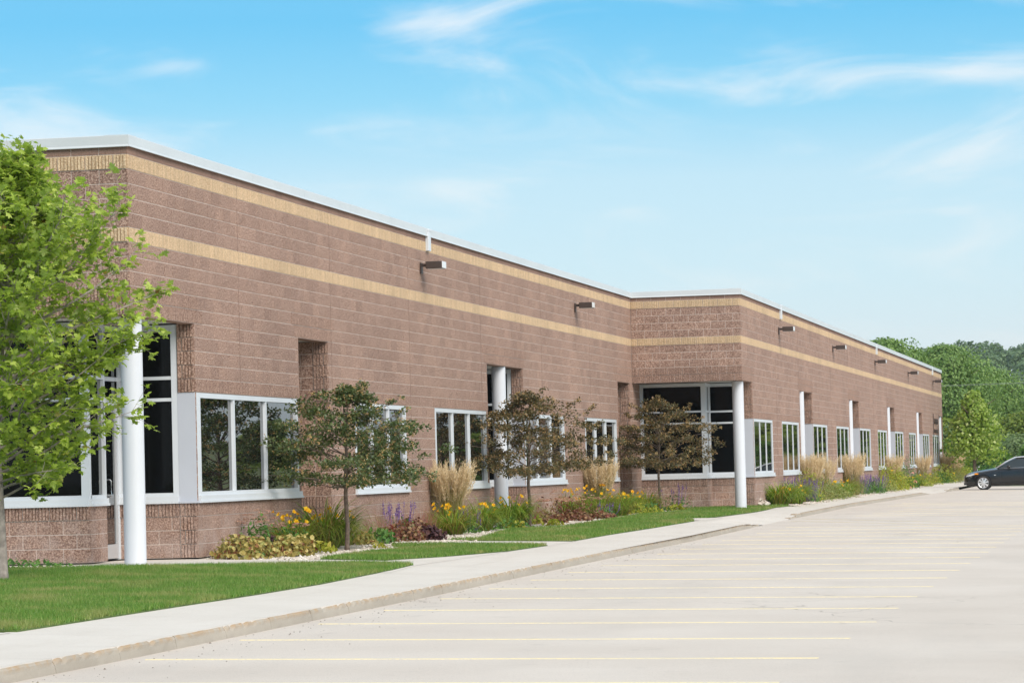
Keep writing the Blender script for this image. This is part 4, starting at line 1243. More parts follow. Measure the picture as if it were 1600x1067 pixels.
reed(-10.6, 134.6, 'tan feather reed grass before the fourth column of the far wing', 1.4, .34, 260, .32)
shrub(-10.4, 139.6, 'dark green rose bush with pink blooms beyond the fourth column', .62, 1.15, 'green', 1300, .06, 14, ROSE, 'rose bush')
daylily(-10.3, 143.6, 'low green daylily right of the pink rose bush', .55, .2, 140, 4, .2, .5, 1.5, .025)
salvia(-10.35, 147.4, 'green salvia with few purple spikes near the end of the far bed', .5, .5, 18)
reed(-10.6, 152.6, 'tan feather reed grass before the fifth column of the far wing', 1.4, .34, 260, .38)
shrub(-10.4, 155.2, 'round yellow green shrub with one orange bloom near the far corner', .55, .55, 'yellowgreen', 700, .07, 3)
shrub(-10.5, 163.6, 'spreading olive shrub under the last window of the far wing', .95, .85, 'yellowgreen', 1200, .08, 3)
shrub(-10.35, 163.0, 'low bright green shrub near the far corner of the building', .55, .55, 'green', 600, .08)
reed(-10.5, 170.2, 'tan feather reed grass at the far corner column, the left of the last two', 1.5, .36, 240, .30)
reed(-10.3, 175.0, 'tan feather reed grass beyond the far corner, the right of the last two', 1.5, .36, 240, .34)
shrub(-10.3, 171.4, 'grey green shrub at the foot of the last reed grasses', .6, .6, 'sage', 600, .08)
shrub(-10.2, 181.5, 'yellow green shrub past the end of the building behind the black car', .6, .75, 'yellowgreen', 700, .09)
sedum(-16.45, 44.95, 'pink sedum by the near entrance wall behind the maple trunk', .42, .50, 24)
mound('ground_cover', 'low green ground cover at the lawn edge by the near entrance', 'plant', None, -15.35, 42.2, .62, .13, 220, .07, 'green', OVAL_V, OVAL_F, .6)

daylily(-13.55, 53.0, 'green daylily against the wall between the first hawthorn and the pink grass', .5, .14, 120, 3, .2, .55, 1.2)
daylily(-13.5, 61.0, 'green daylily at the foot of the nearest reed grass', .5, .2, 150, 3, .3, .5, 1.3)
daylily(-13.5, 64.6, 'green daylily against the wall left of the middle white column', .5, .16, 140, 3, .15, .5, 1.3)
daylily(-13.55, 81.0, 'green daylily against the wall right of the second reed grass', .5, .16, 140, 3, .2, .5, 1.3)
salvia(-13.0, 60.9, 'small purple salvia between the dark coral bells and the yellowing daylily', .3, .42, 16)
mound('ground_cover', 'low green filler at the foot of the middle white column', 'plant', None, -13.05, 64.6, .6, .22, 260, .08, 'green', OVAL_V, OVAL_F, .6)
mound('ground_cover', 'low green filler under the second reed grass', 'plant', None, -13.0, 80.6, .7, .3, 260, .09, 'yellowgreen', OVAL_V, OVAL_F, .6)
mound('ground_cover', 'low green filler left of the third hawthorn trunk', 'plant', None, -13.1, 83.2, .7, .3, 260, .09, 'green', OVAL_V, OVAL_F, .6)
shrub(-10.4, 109.0, 'bushy green filler shrub between the yellow and the round daylily', .55, .5, 'sage', 700, .06)
shrub(-10.35, 121.0, 'low green shrub between the two purple salvias of the far bed', .6, .5, 'green', 700, .07)
shrub(-10.35, 127.0, 'low grey green shrub left of the wide flowering shrub', .6, .5, 'sage', 700, .07)
shrub(-10.3, 147.0, 'low yellow green shrub beyond the pink rose bush', .6, .5, 'yellowgreen', 700, .08)

# gravel: pale stones along the rims of the beds and round the trees
def stones(P, smin, smax):
    n = len(P)
    T = unit(np.array([(1, 0, 0), (0, 1, 0), (-1, 0, 0), (0, -1, 0), (.1, .1, 1), (-.1, 0, -1)], float)) * .5
    TF = np.array([(0, 1, 4), (1, 2, 4), (2, 3, 4), (3, 0, 4), (1, 0, 5), (2, 1, 5), (3, 2, 5), (0, 3, 5)])
    s = rng.uniform(smin, smax, n)
    tv = T[None] * (1 + rng.uniform(-.3, .3, (n, 6, 1))) * np.array([1, .8, .55])
    Rm = frames(np.array([0, 0, 1.]) + rng.normal(0, .3, (n, 3)))
    V = np.einsum('nij,nkj->nki', Rm, tv * s[:, None, None]) + np.concatenate([P, (gz(P[:, 0], P[:, 1]) - .008 + s * .15)[:, None]], 1)[:, None]
    F = (TF[None] + (np.arange(n) * 6)[:, None, None]).reshape(-1, 3)
    return V.reshape(-1, 3), F
GR = []
def rim(pts, w, n):
    pts = np.array(pts, float); seg = np.linalg.norm(np.diff(pts, axis=0), axis=1); cum = np.concatenate([[0], np.cumsum(seg)])
    t = rng.uniform(0, cum[-1], n)
    P = np.stack([np.interp(t, cum, pts[:, i]) for i in (0, 1)], 1)
    GR.append(P + rng.normal(0, 1, P.shape) * np.array([w, w * 1.4]))
rim([(-13.7, 46.25), (-13.0, 45.9), (-12.3, 45.6), (-12.05, 46.6), (-12.05, 48.6), (-12.1, 50.2)], .16, 2400)
rim([(-12.2, 48.8), (-12.0, 50.2), (-12.1, 51.6), (-12.6, 53)], .22, 1500)
rim([(-12.9, 54.6), (-12.2, 55.3), (-12.1, 56.6), (-12.5, 58.5), (-12.75, 62)], .2, 1700)
rim([(-12.8, 63.2), (-12.6, 64.8), (-12.2, 66), (-12.3, 67.4), (-12.8, 69), (-12.6, 73), (-12.4, 75.5), (-12.5, 78)], .2, 2200)
rim([(-12.6, 79.5), (-12.5, 82), (-12.3, 84), (-12.5, 86)], .22, 1100)
rim([(-10.9, 89.6), (-10.25, 92), (-10.15, 98), (-10.1, 108), (-10.1, 118), (-10.0, 126), (-10.05, 138), (-10.2, 150), (-10.35, 165)], .13, 3200)
P = np.concatenate(GR)
keep = np.ones(len(P), bool)
for poly in (LAWN_A, LAWN_B, LAWN_C): keep &= ~inside(poly, P)
keep &= P[:, 0] > xwall(P[:, 1]) + .05
V, F = stones(P[keep], .035, .085)
tag(link('gravel', mesh_np('gravel', V, [F], M['gravel'])), 'pale rounded gravel edging the planting beds', 'gravel', kind='stuff')
# the heap of bigger stones by the second entrance
hp = tag(empty('rock_pile', (-10.75, 89.9, ground_at(-10.75, 89.9))), 'small heap of pale stones at the corner of the second entrance', 'stones')
for i in range(26):
    a = rng.uniform(0, 6.3); q = np.sqrt(rng.uniform(0, 1)) * .42
    V, F = stones(np.array([[0., 0.]]), .14, .24); V = V - V.mean(0)
    o = link('stone', mesh_np('stone', V, [F], M['gravel']), hp); o.location = (np.cos(a) * q * .55, np.sin(a) * q * 1.6, .04 + (.42 - q) * .42)

# ------------------------------------------------------------------ trees
def limb(p0, d0, L, n, up, jit, r_):
    pts = [np.array(p0, float)]; d = unit(np.array(d0, float))
    for i in range(n):
        d = unit(d + np.array([0, 0, up / n]) + r_.normal(0, jit, 3)); pts.append(pts[-1] + d * L / n)
    return pts
def at_t(pts, t):
    k = t * (len(pts) - 1); i = min(int(k), len(pts) - 2); f_ = k - i
    return pts[i] * (1 - f_) + pts[i + 1] * f_, unit(pts[i + 1] - pts[i])
# --- the young maple at the left edge
def maple_tree(x, y, label):
    r_ = np.random.default_rng(11)
    o = tag(empty('maple_tree', (x, y, float(gz(x, y)))), label, 'tree')
    tr = [np.array(q) for q in ((0, 0, -.06), (.0, 0, .12), (-.02, .01, .8), (-.05, .02, 1.6), (.02, 0, 2.4), (.10, .02, 3.2), (.16, .03, 3.95), (.24, .02, 4.6), (.30, .0, 4.88))]
    mb = MB().tube(tr, [.105, .080, .068, .062, .052, .042, .030, .014, .006], 12)
    part_o = mb.build('trunk', M['bark_grey'], o, True)
    bm_ = MB(); LP, LD, LU = [], [], []
    prof_z = [1.2, 1.4, 1.65, 1.95, 2.5, 3.1, 3.6, 3.85, 4.1, 4.4, 4.65, 4.85]
    prof_r = [.6, 1.1, 1.55, 1.95, 2.2, 2.3, 2.25, 1.55, 1.08, .76, .45, .15]
    nl = 118
    for i in range(nl):
        t = .20 + .78 * (i / (nl - 1)) ** .92
        p0, _ = at_t(tr, .28 + .70 * i / (nl - 1))
        az_ = i * 2.39996 + r_.normal(0, .2)
        e = np.interp(p0[2], [1.4, 3, 5], [.28, .62, 1.05]) + r_.normal(0, .1)
        zt = min(4.75, p0[2] + .5)
        Rr = np.interp(zt, prof_z, prof_r) * r_.uniform(.70, 1.08)
        L = max(.25, Rr / max(.35, math.cos(e)) * .88)
        L = min(L, max(.22, (4.86 - p0[2]) / max(.25, math.sin(e + .2))))
        d = np.array([math.cos(az_) * math.cos(e), math.sin(az_) * math.cos(e), math.sin(e)])
        pts = limb(p0, d, L, 6, .15, .07, r_)
        bm_.tube(pts, list(np.interp(np.linspace(0, 1, 7), [0, 1], [.020 * (L / 2) + .006, .003])), 5, False)
        ntw = int(9 + 16 * L / 2)
        for j in range(ntw):
            tt = r_.uniform(.22, 1.0)
            q, dd = at_t(pts, tt)
            td = unit(dd * .7 + r_.normal(0, .55, 3) + np.array([0, 0, .22]))
            tl = r_.uniform(.18, .42)
            tp = limb(q, td, tl, 3, -.1, .12, r_)
            bm_.tube(tp, [.004, .003, .0025, .0015], 3, False)
            nlv = int(r_.integers(8, 15))
            for s in range(nlv):
                u_ = r_.uniform(.25, 1.05); qq, d2 = at_t(tp, min(u_, 1))
                out = unit(d2 + r_.normal(0, .75, 3) + np.array([0, 0, -.30]))
                LP.append(qq + out * r_.uniform(.02, .07)); LD.append(out); LU.append(unit(np.array([0, 0, 1.]) + r_.normal(0, .55, 3) - out * .2))
    bm_.build('branches', M['bark_grey'], o)
    LP, LD, LU = np.array(LP), np.array(LD), np.array(LU)
    S = r_.uniform(.06, .115, len(LP))
    Rm = frames(LU, LD)
    ow = np.array([x, y, float(gz(x, y))])
    v = np.array([0, 0, EYE]) - (LP + ow)
    score = unit(v)[:, 1] * 0 + np.linalg.norm(LP[:, :2], axis=1) * (LP[:, 0] > .05) - .5 * LP[:, 1]
    score += (S - .09) * 12
    px_ = 1793 + 5000 * (LP[:, 0] + x) / (LP[:, 1] + y)
    score[px_ < 5] = -9
    top = np.argsort(-score)[:300]
    rest = np.setdiff1d(np.arange(len(LP)), top)
    V, F = scatter(MAPLE_V, MAPLE_F, LP[rest], Rm[rest], S[rest])
    c_ = part('crown', V, F, M['maple'], o); c_['kind'] = 'stuff'
    lm = mesh_np('leaf', MAPLE_V, [MAPLE_F], M['maple'])
    for i in top:
        q = bpy.data.objects.new('leaf', lm); COL.objects.link(q); q.parent = o
        m4 = Matrix(Rm[i] * S[i]).to_4x4(); m4.translation = LP[i]; q.matrix_basis = m4
    return o
maple_tree(-13.63, 36.8, 'young maple with bright green lobed leaves at the left edge of the lawn')
# --- hawthorns with fruit
def hawthorn(x, y, label, H, rl, rr, h0, seed, mt, n=300):
    r_ = np.random.default_rng(seed)
    o = tag(empty('hawthorn_tree', (x, y, ground_at(x, y))), label, 'tree', 'small hawthorns along the bed')
    tr = [np.array(q) for q in ((0, 0, -.05), (0, 0, .05), (.015, .01, .4), (-.005, 0, h0 * .8), (.012, .0, h0 * 1.12), (.03, .01, h0 * 1.5), (.02, 0, H * .72))]
    MB().tube(tr, [.056, .042, .035, .033, .029, .018, .005], 10).build('trunk', M['bark'], o, True)
    ph = r_.uniform(0, 6.3, 6)
    tt_ = np.array([-.02, .06, .2, .36, .52, .68, .84, .95, 1.02]); rp = np.array([.55, .92, 1.0, .92, .76, .57, .36, .19, .03])
    def reach(a, t):
        side = rl if math.cos(a) < 0 else rr
        base = side * abs(math.cos(a)) ** .6 + (rl + rr) / 2 * .8 * (1 - abs(math.cos(a)) ** .6)
        lump = 1.0 + .22 * math.sin(2 * a + ph[0] + 6 * t) + .17 * math.sin(5 * a + ph[1] - 9 * t) + .09 * math.sin(13 * t + ph[2] + 2 * a)
        return base * float(np.interp(t, tt_, rp)) * lump
    bm_ = MB(); CL = []
    for i in range(n):
        tier = int(r_.uniform(0, 1) ** 1.2 * 6); a = r_.uniform(0, 2 * math.pi)
        t = min(1, max(0, (tier + .5 + r_.normal(0, .17) + .25 * math.sin(a * 2 + tier * 1.9 + ph[3])) / 6))
        q = r_.uniform(.05, 1) ** .45
        rad = reach(a, t) * q
        p = np.array([math.cos(a) * rad, math.sin(a) * rad, h0 + (H - h0) * t - .06 * q * q * (1 - t)])
        CL.append(p)
        if i % 8 == 0:      # the branch that carries it
            s0 = at_t(tr, .55 + .40 * t)[0]
            mid = s0 * .5 + p * .5 + np.array([0, 0, .06]) + r_.normal(0, .08, 3)
            bm_.tube([s0, s0 * .8 + mid * .2, mid, p], [.012, .010, .006, .002], 4, False)
    for i in range(22):     # shoots that stand out of the outline
        a = r_.uniform(0, 2 * math.pi); t = r_.uniform(.25, 1); rad = reach(a, t)
        p = np.array([math.cos(a) * rad, math.sin(a) * rad, h0 + (H - h0) * t]); d = unit(np.array([math.cos(a), math.sin(a), .6]))
        sl_ = r_.uniform(.12, .38); bm_.tube([p * np.array([.7, .7, .97]), p, p + d * sl_], [.006, .004, .002], 4, False)
        for k in range(int(sl_ / .06)): CL.append(p + d * .06 * (k + .5) + r_.normal(0, .02, 3))
    bm_.build('branches', M['bark'], o)
    LP, LD, BP = [], [], []
    for j, p in enumerate(CL):
        k = int(r_.integers(34, 64)) if j < n else 12
        rr_ = r_.uniform(.07, .14) if j < n else .045
        d = unit(r_.normal(size=(k, 3))) * (r_.uniform(.1, 1, k) ** .5)[:, None] * np.array([rr_ * 1.35, rr_ * 1.35, rr_ * .8])
        LP.append(p + d); LD.append(unit(d / rr_ + r_.normal(0, .6, (k, 3))))
        for b_ in range(int(r_.integers(0, 4))):
            c_ = p + unit(r_.normal(size=3)) * rr_ * np.array([1.3, 1.3, .85])
            BP.append(c_ + r_.normal(0, .017, (int(r_.integers(4, 9)), 3)))
    LP, LD, BP = np.concatenate(LP), np.concatenate(LD), np.concatenate(BP)
    V, F = scatter(OVAL_V * np.array([1.35, 1, 1]), OVAL_F, LP, frames(np.array([0, 0, .9]) + r_.normal(0, .8, LP.shape), LD), r_.uniform(.028, .060, len(LP)))
    part('crown', V, F, M[mt], o)['kind'] = 'stuff'
    T = np.array([(1, 0, 0), (0, 1, 0), (-1, 0, 0), (0, -1, 0), (0, 0, 1), (0, 0, -1)], float) * .5
    TF = np.array([(0, 1, 4), (1, 2, 4), (2, 3, 4), (3, 0, 4), (1, 0, 5), (2, 1, 5), (3, 2, 5), (0, 3, 5)])
    V, F = scatter(T, TF, BP, frames(r_.normal(size=BP.shape)), r_.uniform(.015, .025, len(BP)))
    part('berries', V, F, M['berry'], o)['kind'] = 'stuff'
    return o
hawthorn(-12.78, 50.45, 'green hawthorn laden with tan berries, the nearest of three small trees', 2.62, 2.2, 1.6, 1.08, 175, 'hawthorn', n=350)
hawthorn(-12.9, 66.7, 'olive hawthorn with tan berries beside the middle white column', 2.82, 1.5, 1.9, 1.16, 225, 'hawthorn2', n=350)
hawthorn(-12.85, 84.8, 'bronze leaved hawthorn in front of the second entrance glazing', 2.98, 1.5, 1.75, 1.2, 378, 'hawthorn2', n=350)

# --- background trees
def leafy_tree(r_, H, Rr, h0, lobes, n, size, conical=0.0):
    """crown from overlapping clumps: points and normals"""
    P, N = [], []
    for i in range(lobes):
        t = (i + .5) / lobes
        z = h0 + (H - h0) * (.12 + .80 * t)
        w = Rr * (math.sin(math.pi * min(1, .18 + .82 * t)) ** .6 if not conical else max(.12, (1 - t) ** .8))
        a = i * 2.4 + r_.normal(0, .3); q = w * r_.uniform(.35, .75)
        c_ = np.array([math.cos(a) * q, math.sin(a) * q, z]); s = np.array([1, 1, .75]) * (w * .5 + Rr * .16) * r_.uniform(.8, 1.2)
        k = n // lobes
        d = unit(r_.normal(size=(k, 3)))
        rad = r_.uniform(.35, 1.0, k) ** .45 * (1 + .18 * np.sin(d[:, 0] * 6 + i) * np.sin(d[:, 2] * 5 + i))
        P.append(c_ + d * rad[:, None] * s); N.append(d)
    P, N = np.concatenate(P), np.concatenate(N)
    ok = P[:, 2] > h0 * .8
    return P[ok], N[ok]
def tree_meshes(seed, H, Rr, h0, lobes, n, size, mt, conical=0):
    r_ = np.random.default_rng(seed)
    P, N = leafy_tree(r_, H, Rr, h0, lobes, n, size, conical)
    N = unit(N + r_.normal(0, .55, N.shape) + np.array([0, 0, .25]))
    V, F = scatter(QUAD_V, QUAD_F, P, frames(N), size * r_.uniform(.6, 1.35, len(P)))
    cm = mesh_np('crown', V, [F], M[mt])
    mb = MB().tube([(0, 0, -.3), (0, 0, h0), (.05 * H * .1, 0, H * .55), (0, .02, H * .85)], [.026 * H ** .9, .020 * H ** .9, .012 * H ** .9, .004 * H ** .9], 8)
    for i in range(9):
        a = i * 2.4; z = h0 + (H - h0) * (.02 + .075 * i)
        mb.tube([(0, 0, z), (math.cos(a) * Rr * .35, math.sin(a) * Rr * .35, z + Rr * .30), (math.cos(a) * Rr * .7, math.sin(a) * Rr * .7, z + Rr * .5)], [.008 * H, .005 * H, .002 * H], 5, False)
    return cm, mb.mesh('trunk', M['bark'], True)
def plant_tree(name, label, x, y, z, meshes, s=(1, 1, 1), rz=0, group='trees beyond the parking lot'):
    o = tag(empty(name, (x, y, z), rz), label, 'tree', group)
    o.scale = s
    link('crown', meshes[0], o)['kind'] = 'stuff'; link('trunk', meshes[1], o)
    return o
YT = tree_meshes(51, 5.1, 1.75, 1.25, 30, 7000, .12, 'young', .9)
plant_tree('young_tree', 'slender young maple with pale leaf tips behind the black car bonnet', -8.85, 168, -.28, YT, group=None)
TA = tree_meshes(61, 10.5, 4.2, 1.4, 54, 46000, .155, 'tree_a')
TC = tree_meshes(62, 6.0, 3.2, .6, 30, 16000, .18, 'tree_c')
TD = tree_meshes(63, 4.6, 2.6, .3, 26, 14000, .15, 'tree_d')
TB = tree_meshes(64, 9.0, 4.4, 1.0, 26, 500, .48, 'tree_b')
for (x, y, ms, s, label) in [
    (-20.5, 258, TA, (1.0, 1.0, 1.12), 'tall green tree rising over the roof at the far corner of the building'),
    (-16.0, 262, TA, (1.0, 1, 1.07), 'tall green tree straight behind the top of the slender young maple'),
    (-13.0, 270, TA, (.9, .9, .90), 'broad green tree sloping down to the right behind the young maple'),
    (-26.5, 268, TA, (1.15, 1, 1.13), 'round green treetop just showing over the far roof edge'),
    (-9.0, 246, TC, (1, 1, .88), 'yellow green tree above the black car roof'),
    (-4.5, 252, TC, (1.15, 1, .95), 'yellow green tree at the right edge behind the hedge'),
    (-12.4, 225, TD, (1.1, 1, .92), 'pale willowy bush right of the young maple crown'),
    (-8.4, 222, TD, (1, 1, .72), 'pale willowy bush low over the hedge above the car'),
    (-15.2, 238, TC, (1.0, 1, .82), 'bright green tree between the young maple and the building corner'),
    (-17.6, 236, TC, (.9, 1, .90), 'bright green tree hard against the building corner')]:
    plant_tree('broadleaf_tree', label, x, y, -.6, ms, s, rng.uniform(0, 6.3))
MIRROR = []
for i in range(9):     # the row goes on to the right, where the long row of windows mirrors it
    MIRROR.append((0 + i * 4.6, 232 + rng.uniform(-8, 12), -.6, rng.uniform(4.5, 6.5), rng.uniform(2.6, 3.4)))
# hedge grown over with vines along the back of the lot
def leaf_bank(name, label, cat, x0, x1, y0, y1, h, n, size, mt, z0=-.5, kind=None):
    X = rng.uniform(x0, x1, n); Yq = rng.uniform(0, 1, n)
    top = h * (1 + .22 * np.sin(X * 1.1) + .14 * np.sin(X * 2.7 + 1) + .08 * np.sin(X * 6.1))
    Z = top * np.sqrt(rng.uniform(0, 1, n))
    front = rng.uniform(0, 1, n) < .6
    Yv = np.where(front, y0 + .35 * Yq + .45 * (Z / h) ** 2 + .3 * np.sin(X * 1.9 + Z), y0 + (y1 - y0) * Yq)
    Z = np.where(front, Z, top * (1 - .06 * Yq))
    P = np.stack([X, Yv, Z + z0], 1)
    N = np.stack([0 * X, np.where(front, -1., 0), np.where(front, .5, 1.)], 1) + rng.normal(0, .55, (n, 3))
    V, F = scatter(OVAL_V * np.array([1.5, 1, 1]), OVAL_F, P, frames(N), size * rng.uniform(.6, 1.3, n))
    o = tag(empty(name, ((x0 + x1) / 2, y0, 0)), label, cat)
    q = part('leaves', V - np.array([(x0 + x1) / 2, y0, 0]), F, M[mt], o); q['kind'] = 'stuff'
    mb = MB()
    for x in np.arange(x0, x1, .8): mb.tube([(x - (x0 + x1) / 2, (y1 - y0) * .6, z0), (x - (x0 + x1) / 2 + .1, (y1 - y0) * .5, z0 + h * .6)], [.05, .02], 5, False)
    mb.build('stems', M['bark'], o)
    return o
leaf_bank('hedge', 'dark vine covered hedge across the back of the parking lot', 'hedge', -16, 14, 186, 190, 2.3, 24000, .19, 'hedge')
leaf_bank('hedge', 'clipped hedge seen mirrored in the near windows on the far side of the lot', 'hedge', 12, 16, 60, 64, 1.2, 1500, .3, 'hedge', -.8)
# wooded rise far ahead and the belt of trees beyond the meadow on the right: masses
def wood(label, spots, n, size, mt, seed):
    r_ = np.random.default_rng(seed); vf = []
    for (x, y, z, H, Rr) in spots:
        k = n
        d = unit(r_.normal(size=(k, 3))); d[:, 2] = np.where(d[:, 2] < -.35, -d[:, 2], d[:, 2])
        lump = 1 + .2 * np.sin(d[:, 0] * 5 + x) * np.sin(d[:, 1] * 4 + y) + .12 * np.sin(d[:, 2] * 9 + x)
        P = np.array([x, y, z + H * .60]) + d * (r_.uniform(.6, 1, k) ** .4 * lump)[:, None] * np.array([Rr, Rr, H * .44])
        vf.append(scatter(QUAD_V, QUAD_F, P, frames(unit(d + r_.normal(0, .5, d.shape) + np.array([0, 0, .3]))), size * r_.uniform(.6, 1.4, k)))
        mb = MB().tube([(x, y, z - 1), (x, y, z + H * .6)], [.3, .15], 5, False)
        vf.append((np.array(mb.v), np.array([t_ for f_ in mb.f for t_ in ((f_[0], f_[1], f_[2]), (f_[0], f_[2], f_[3]))])))
    V, F = cat_vf(*vf)
    return tag(link('distant_wood', mesh_np('distant_wood', V, [F], M[mt])), label, 'wood', kind='stuff')
sp_ = []
for row, yy in enumerate(np.linspace(560, 960, 9)):
    for x in np.arange(-.13 * yy - 6, .03 * yy + 14, 6.2):
        xx = x + rng.normal(0, 1.6) + (row % 2) * 3; y_ = yy + rng.normal(0, 12)
        sp_.append((xx, y_, float(far_z(np.array(xx), np.array(y_))) - .5, rng.uniform(8, 11.5), rng.uniform(3.2, 4.6)))
wood('far wooded hill of dark green trees behind the parking lot', sp_, 620, .62, 'tree_b', 5)
wood('row of green trees right of the parking lot, mirrored in the far windows', MIRROR, 2600, .3, 'tree_c', 8)
sp_ = []
for yy in np.arange(70, 560, 11):
    for k in range(2):
        x = 150 + rng.normal(0, 22) + yy * .06; y_ = yy + rng.normal(0, 4)
        sp_.append((x, y_, float(far_z(np.array(x), np.array(y_))), rng.uniform(4, 7), rng.uniform(3, 5)))
wood('belt of trees beyond the meadow, mirrored in the near windows', sp_, 130, 1.4, 'tree_a', 6)

# ------------------------------------------------------------------ wall lights
def wall_light(fc_x, y, label, first=[None]):
    if first[0] is None:
        o = empty('wall_light', (0, 0, 0))
        MB().box(0, .025, -.07, .07, -.16, .05).build('back_plate', M['bronze'], o)
        MB().box(.024, .13, -.028, .028, -.03, .03).build('arm', M['bronze'], o)
        h = MB().box(.13, .455, -.17, .17, -.075, .065).build('housing', M['bronze'], o); bevel(h, .012)
        cp_ = MB().box(.456, .472, -.165, .165, -.07, .06).build('sunlit_end', M['lens'], o); bevel(cp_, .005)  # outer end of the housing coloured pale, as if sunlit
        MB().box(.16, .43, -.14, .14, -.082, -.0751).build('lens', M['lens'], o)
        first[0] = o
    else:
        src = first[0]; o = src.copy(); COL.objects.link(o)
        for ch in list(src.children):
            d = ch.copy(); COL.objects.link(d); d.parent = o
    o.location = (fc_x, y, 25.55 * c)
    tag(o, label, 'wall light', 'bronze floodlights on the facade')
    return o
wall_light(XF + .012, 60.7, 'bronze box wall light nearest the camera, below the first white scupper')
wall_light(XF + .012, 77.8, 'bronze box wall light just left of the inner corner of the building')
wall_light(XG + .012, 95.7, 'bronze box wall light under the second white scupper')
wall_light(XG + .012, 112.5, 'bronze box wall light above the third column of the far wing')
wall_light(XG + .012, 130.2, 'bronze box wall light above the fourth column of the far wing')
wall_light(XG + .012, 148.5, 'bronze box wall light, last but one towards the far corner')
wall_light(XG + .012, 165.9, 'bronze box wall light at the far corner of the building')

# ------------------------------------------------------------------ metal address sign on the far wall
sg = tag(empty('address_sign', (XG + .03, 165.0, 2.9)), 'dark metal address letters beside the far corner column', 'sign')
mb = MB().box(.0, .03, -.035, .035, -.55, .62); mb.build('upright_bar', M['bronze'], sg)
def letters(txt, y, z, size):
    cu = bpy.data.curves.new('lettering', 'FONT'); cu.body = txt; cu.size = size; cu.extrude = .02; cu.space_character = 1.05
    tmp = bpy.data.objects.new('tmp', cu); COL.objects.link(tmp)
    dg = bpy.context.evaluated_depsgraph_get()
    me = bpy.data.meshes.new_from_object(tmp.evaluated_get(dg)); bpy.data.objects.remove(tmp)
    me.materials.clear(); me.materials.append(M['bronze'])
    o = link('letter', me, sg); o.location = (.02, y, z); o.scale = (2.6, 1, 1)
    o.rotation_euler = (R(90), 0, R(90))
for i, ch in enumerate('1800'): letters(ch, .45 + i * .78, .10, .40)
for i, ch in enumerate('FOCC'): letters(ch, .45 + i * .78, -.36, .28)

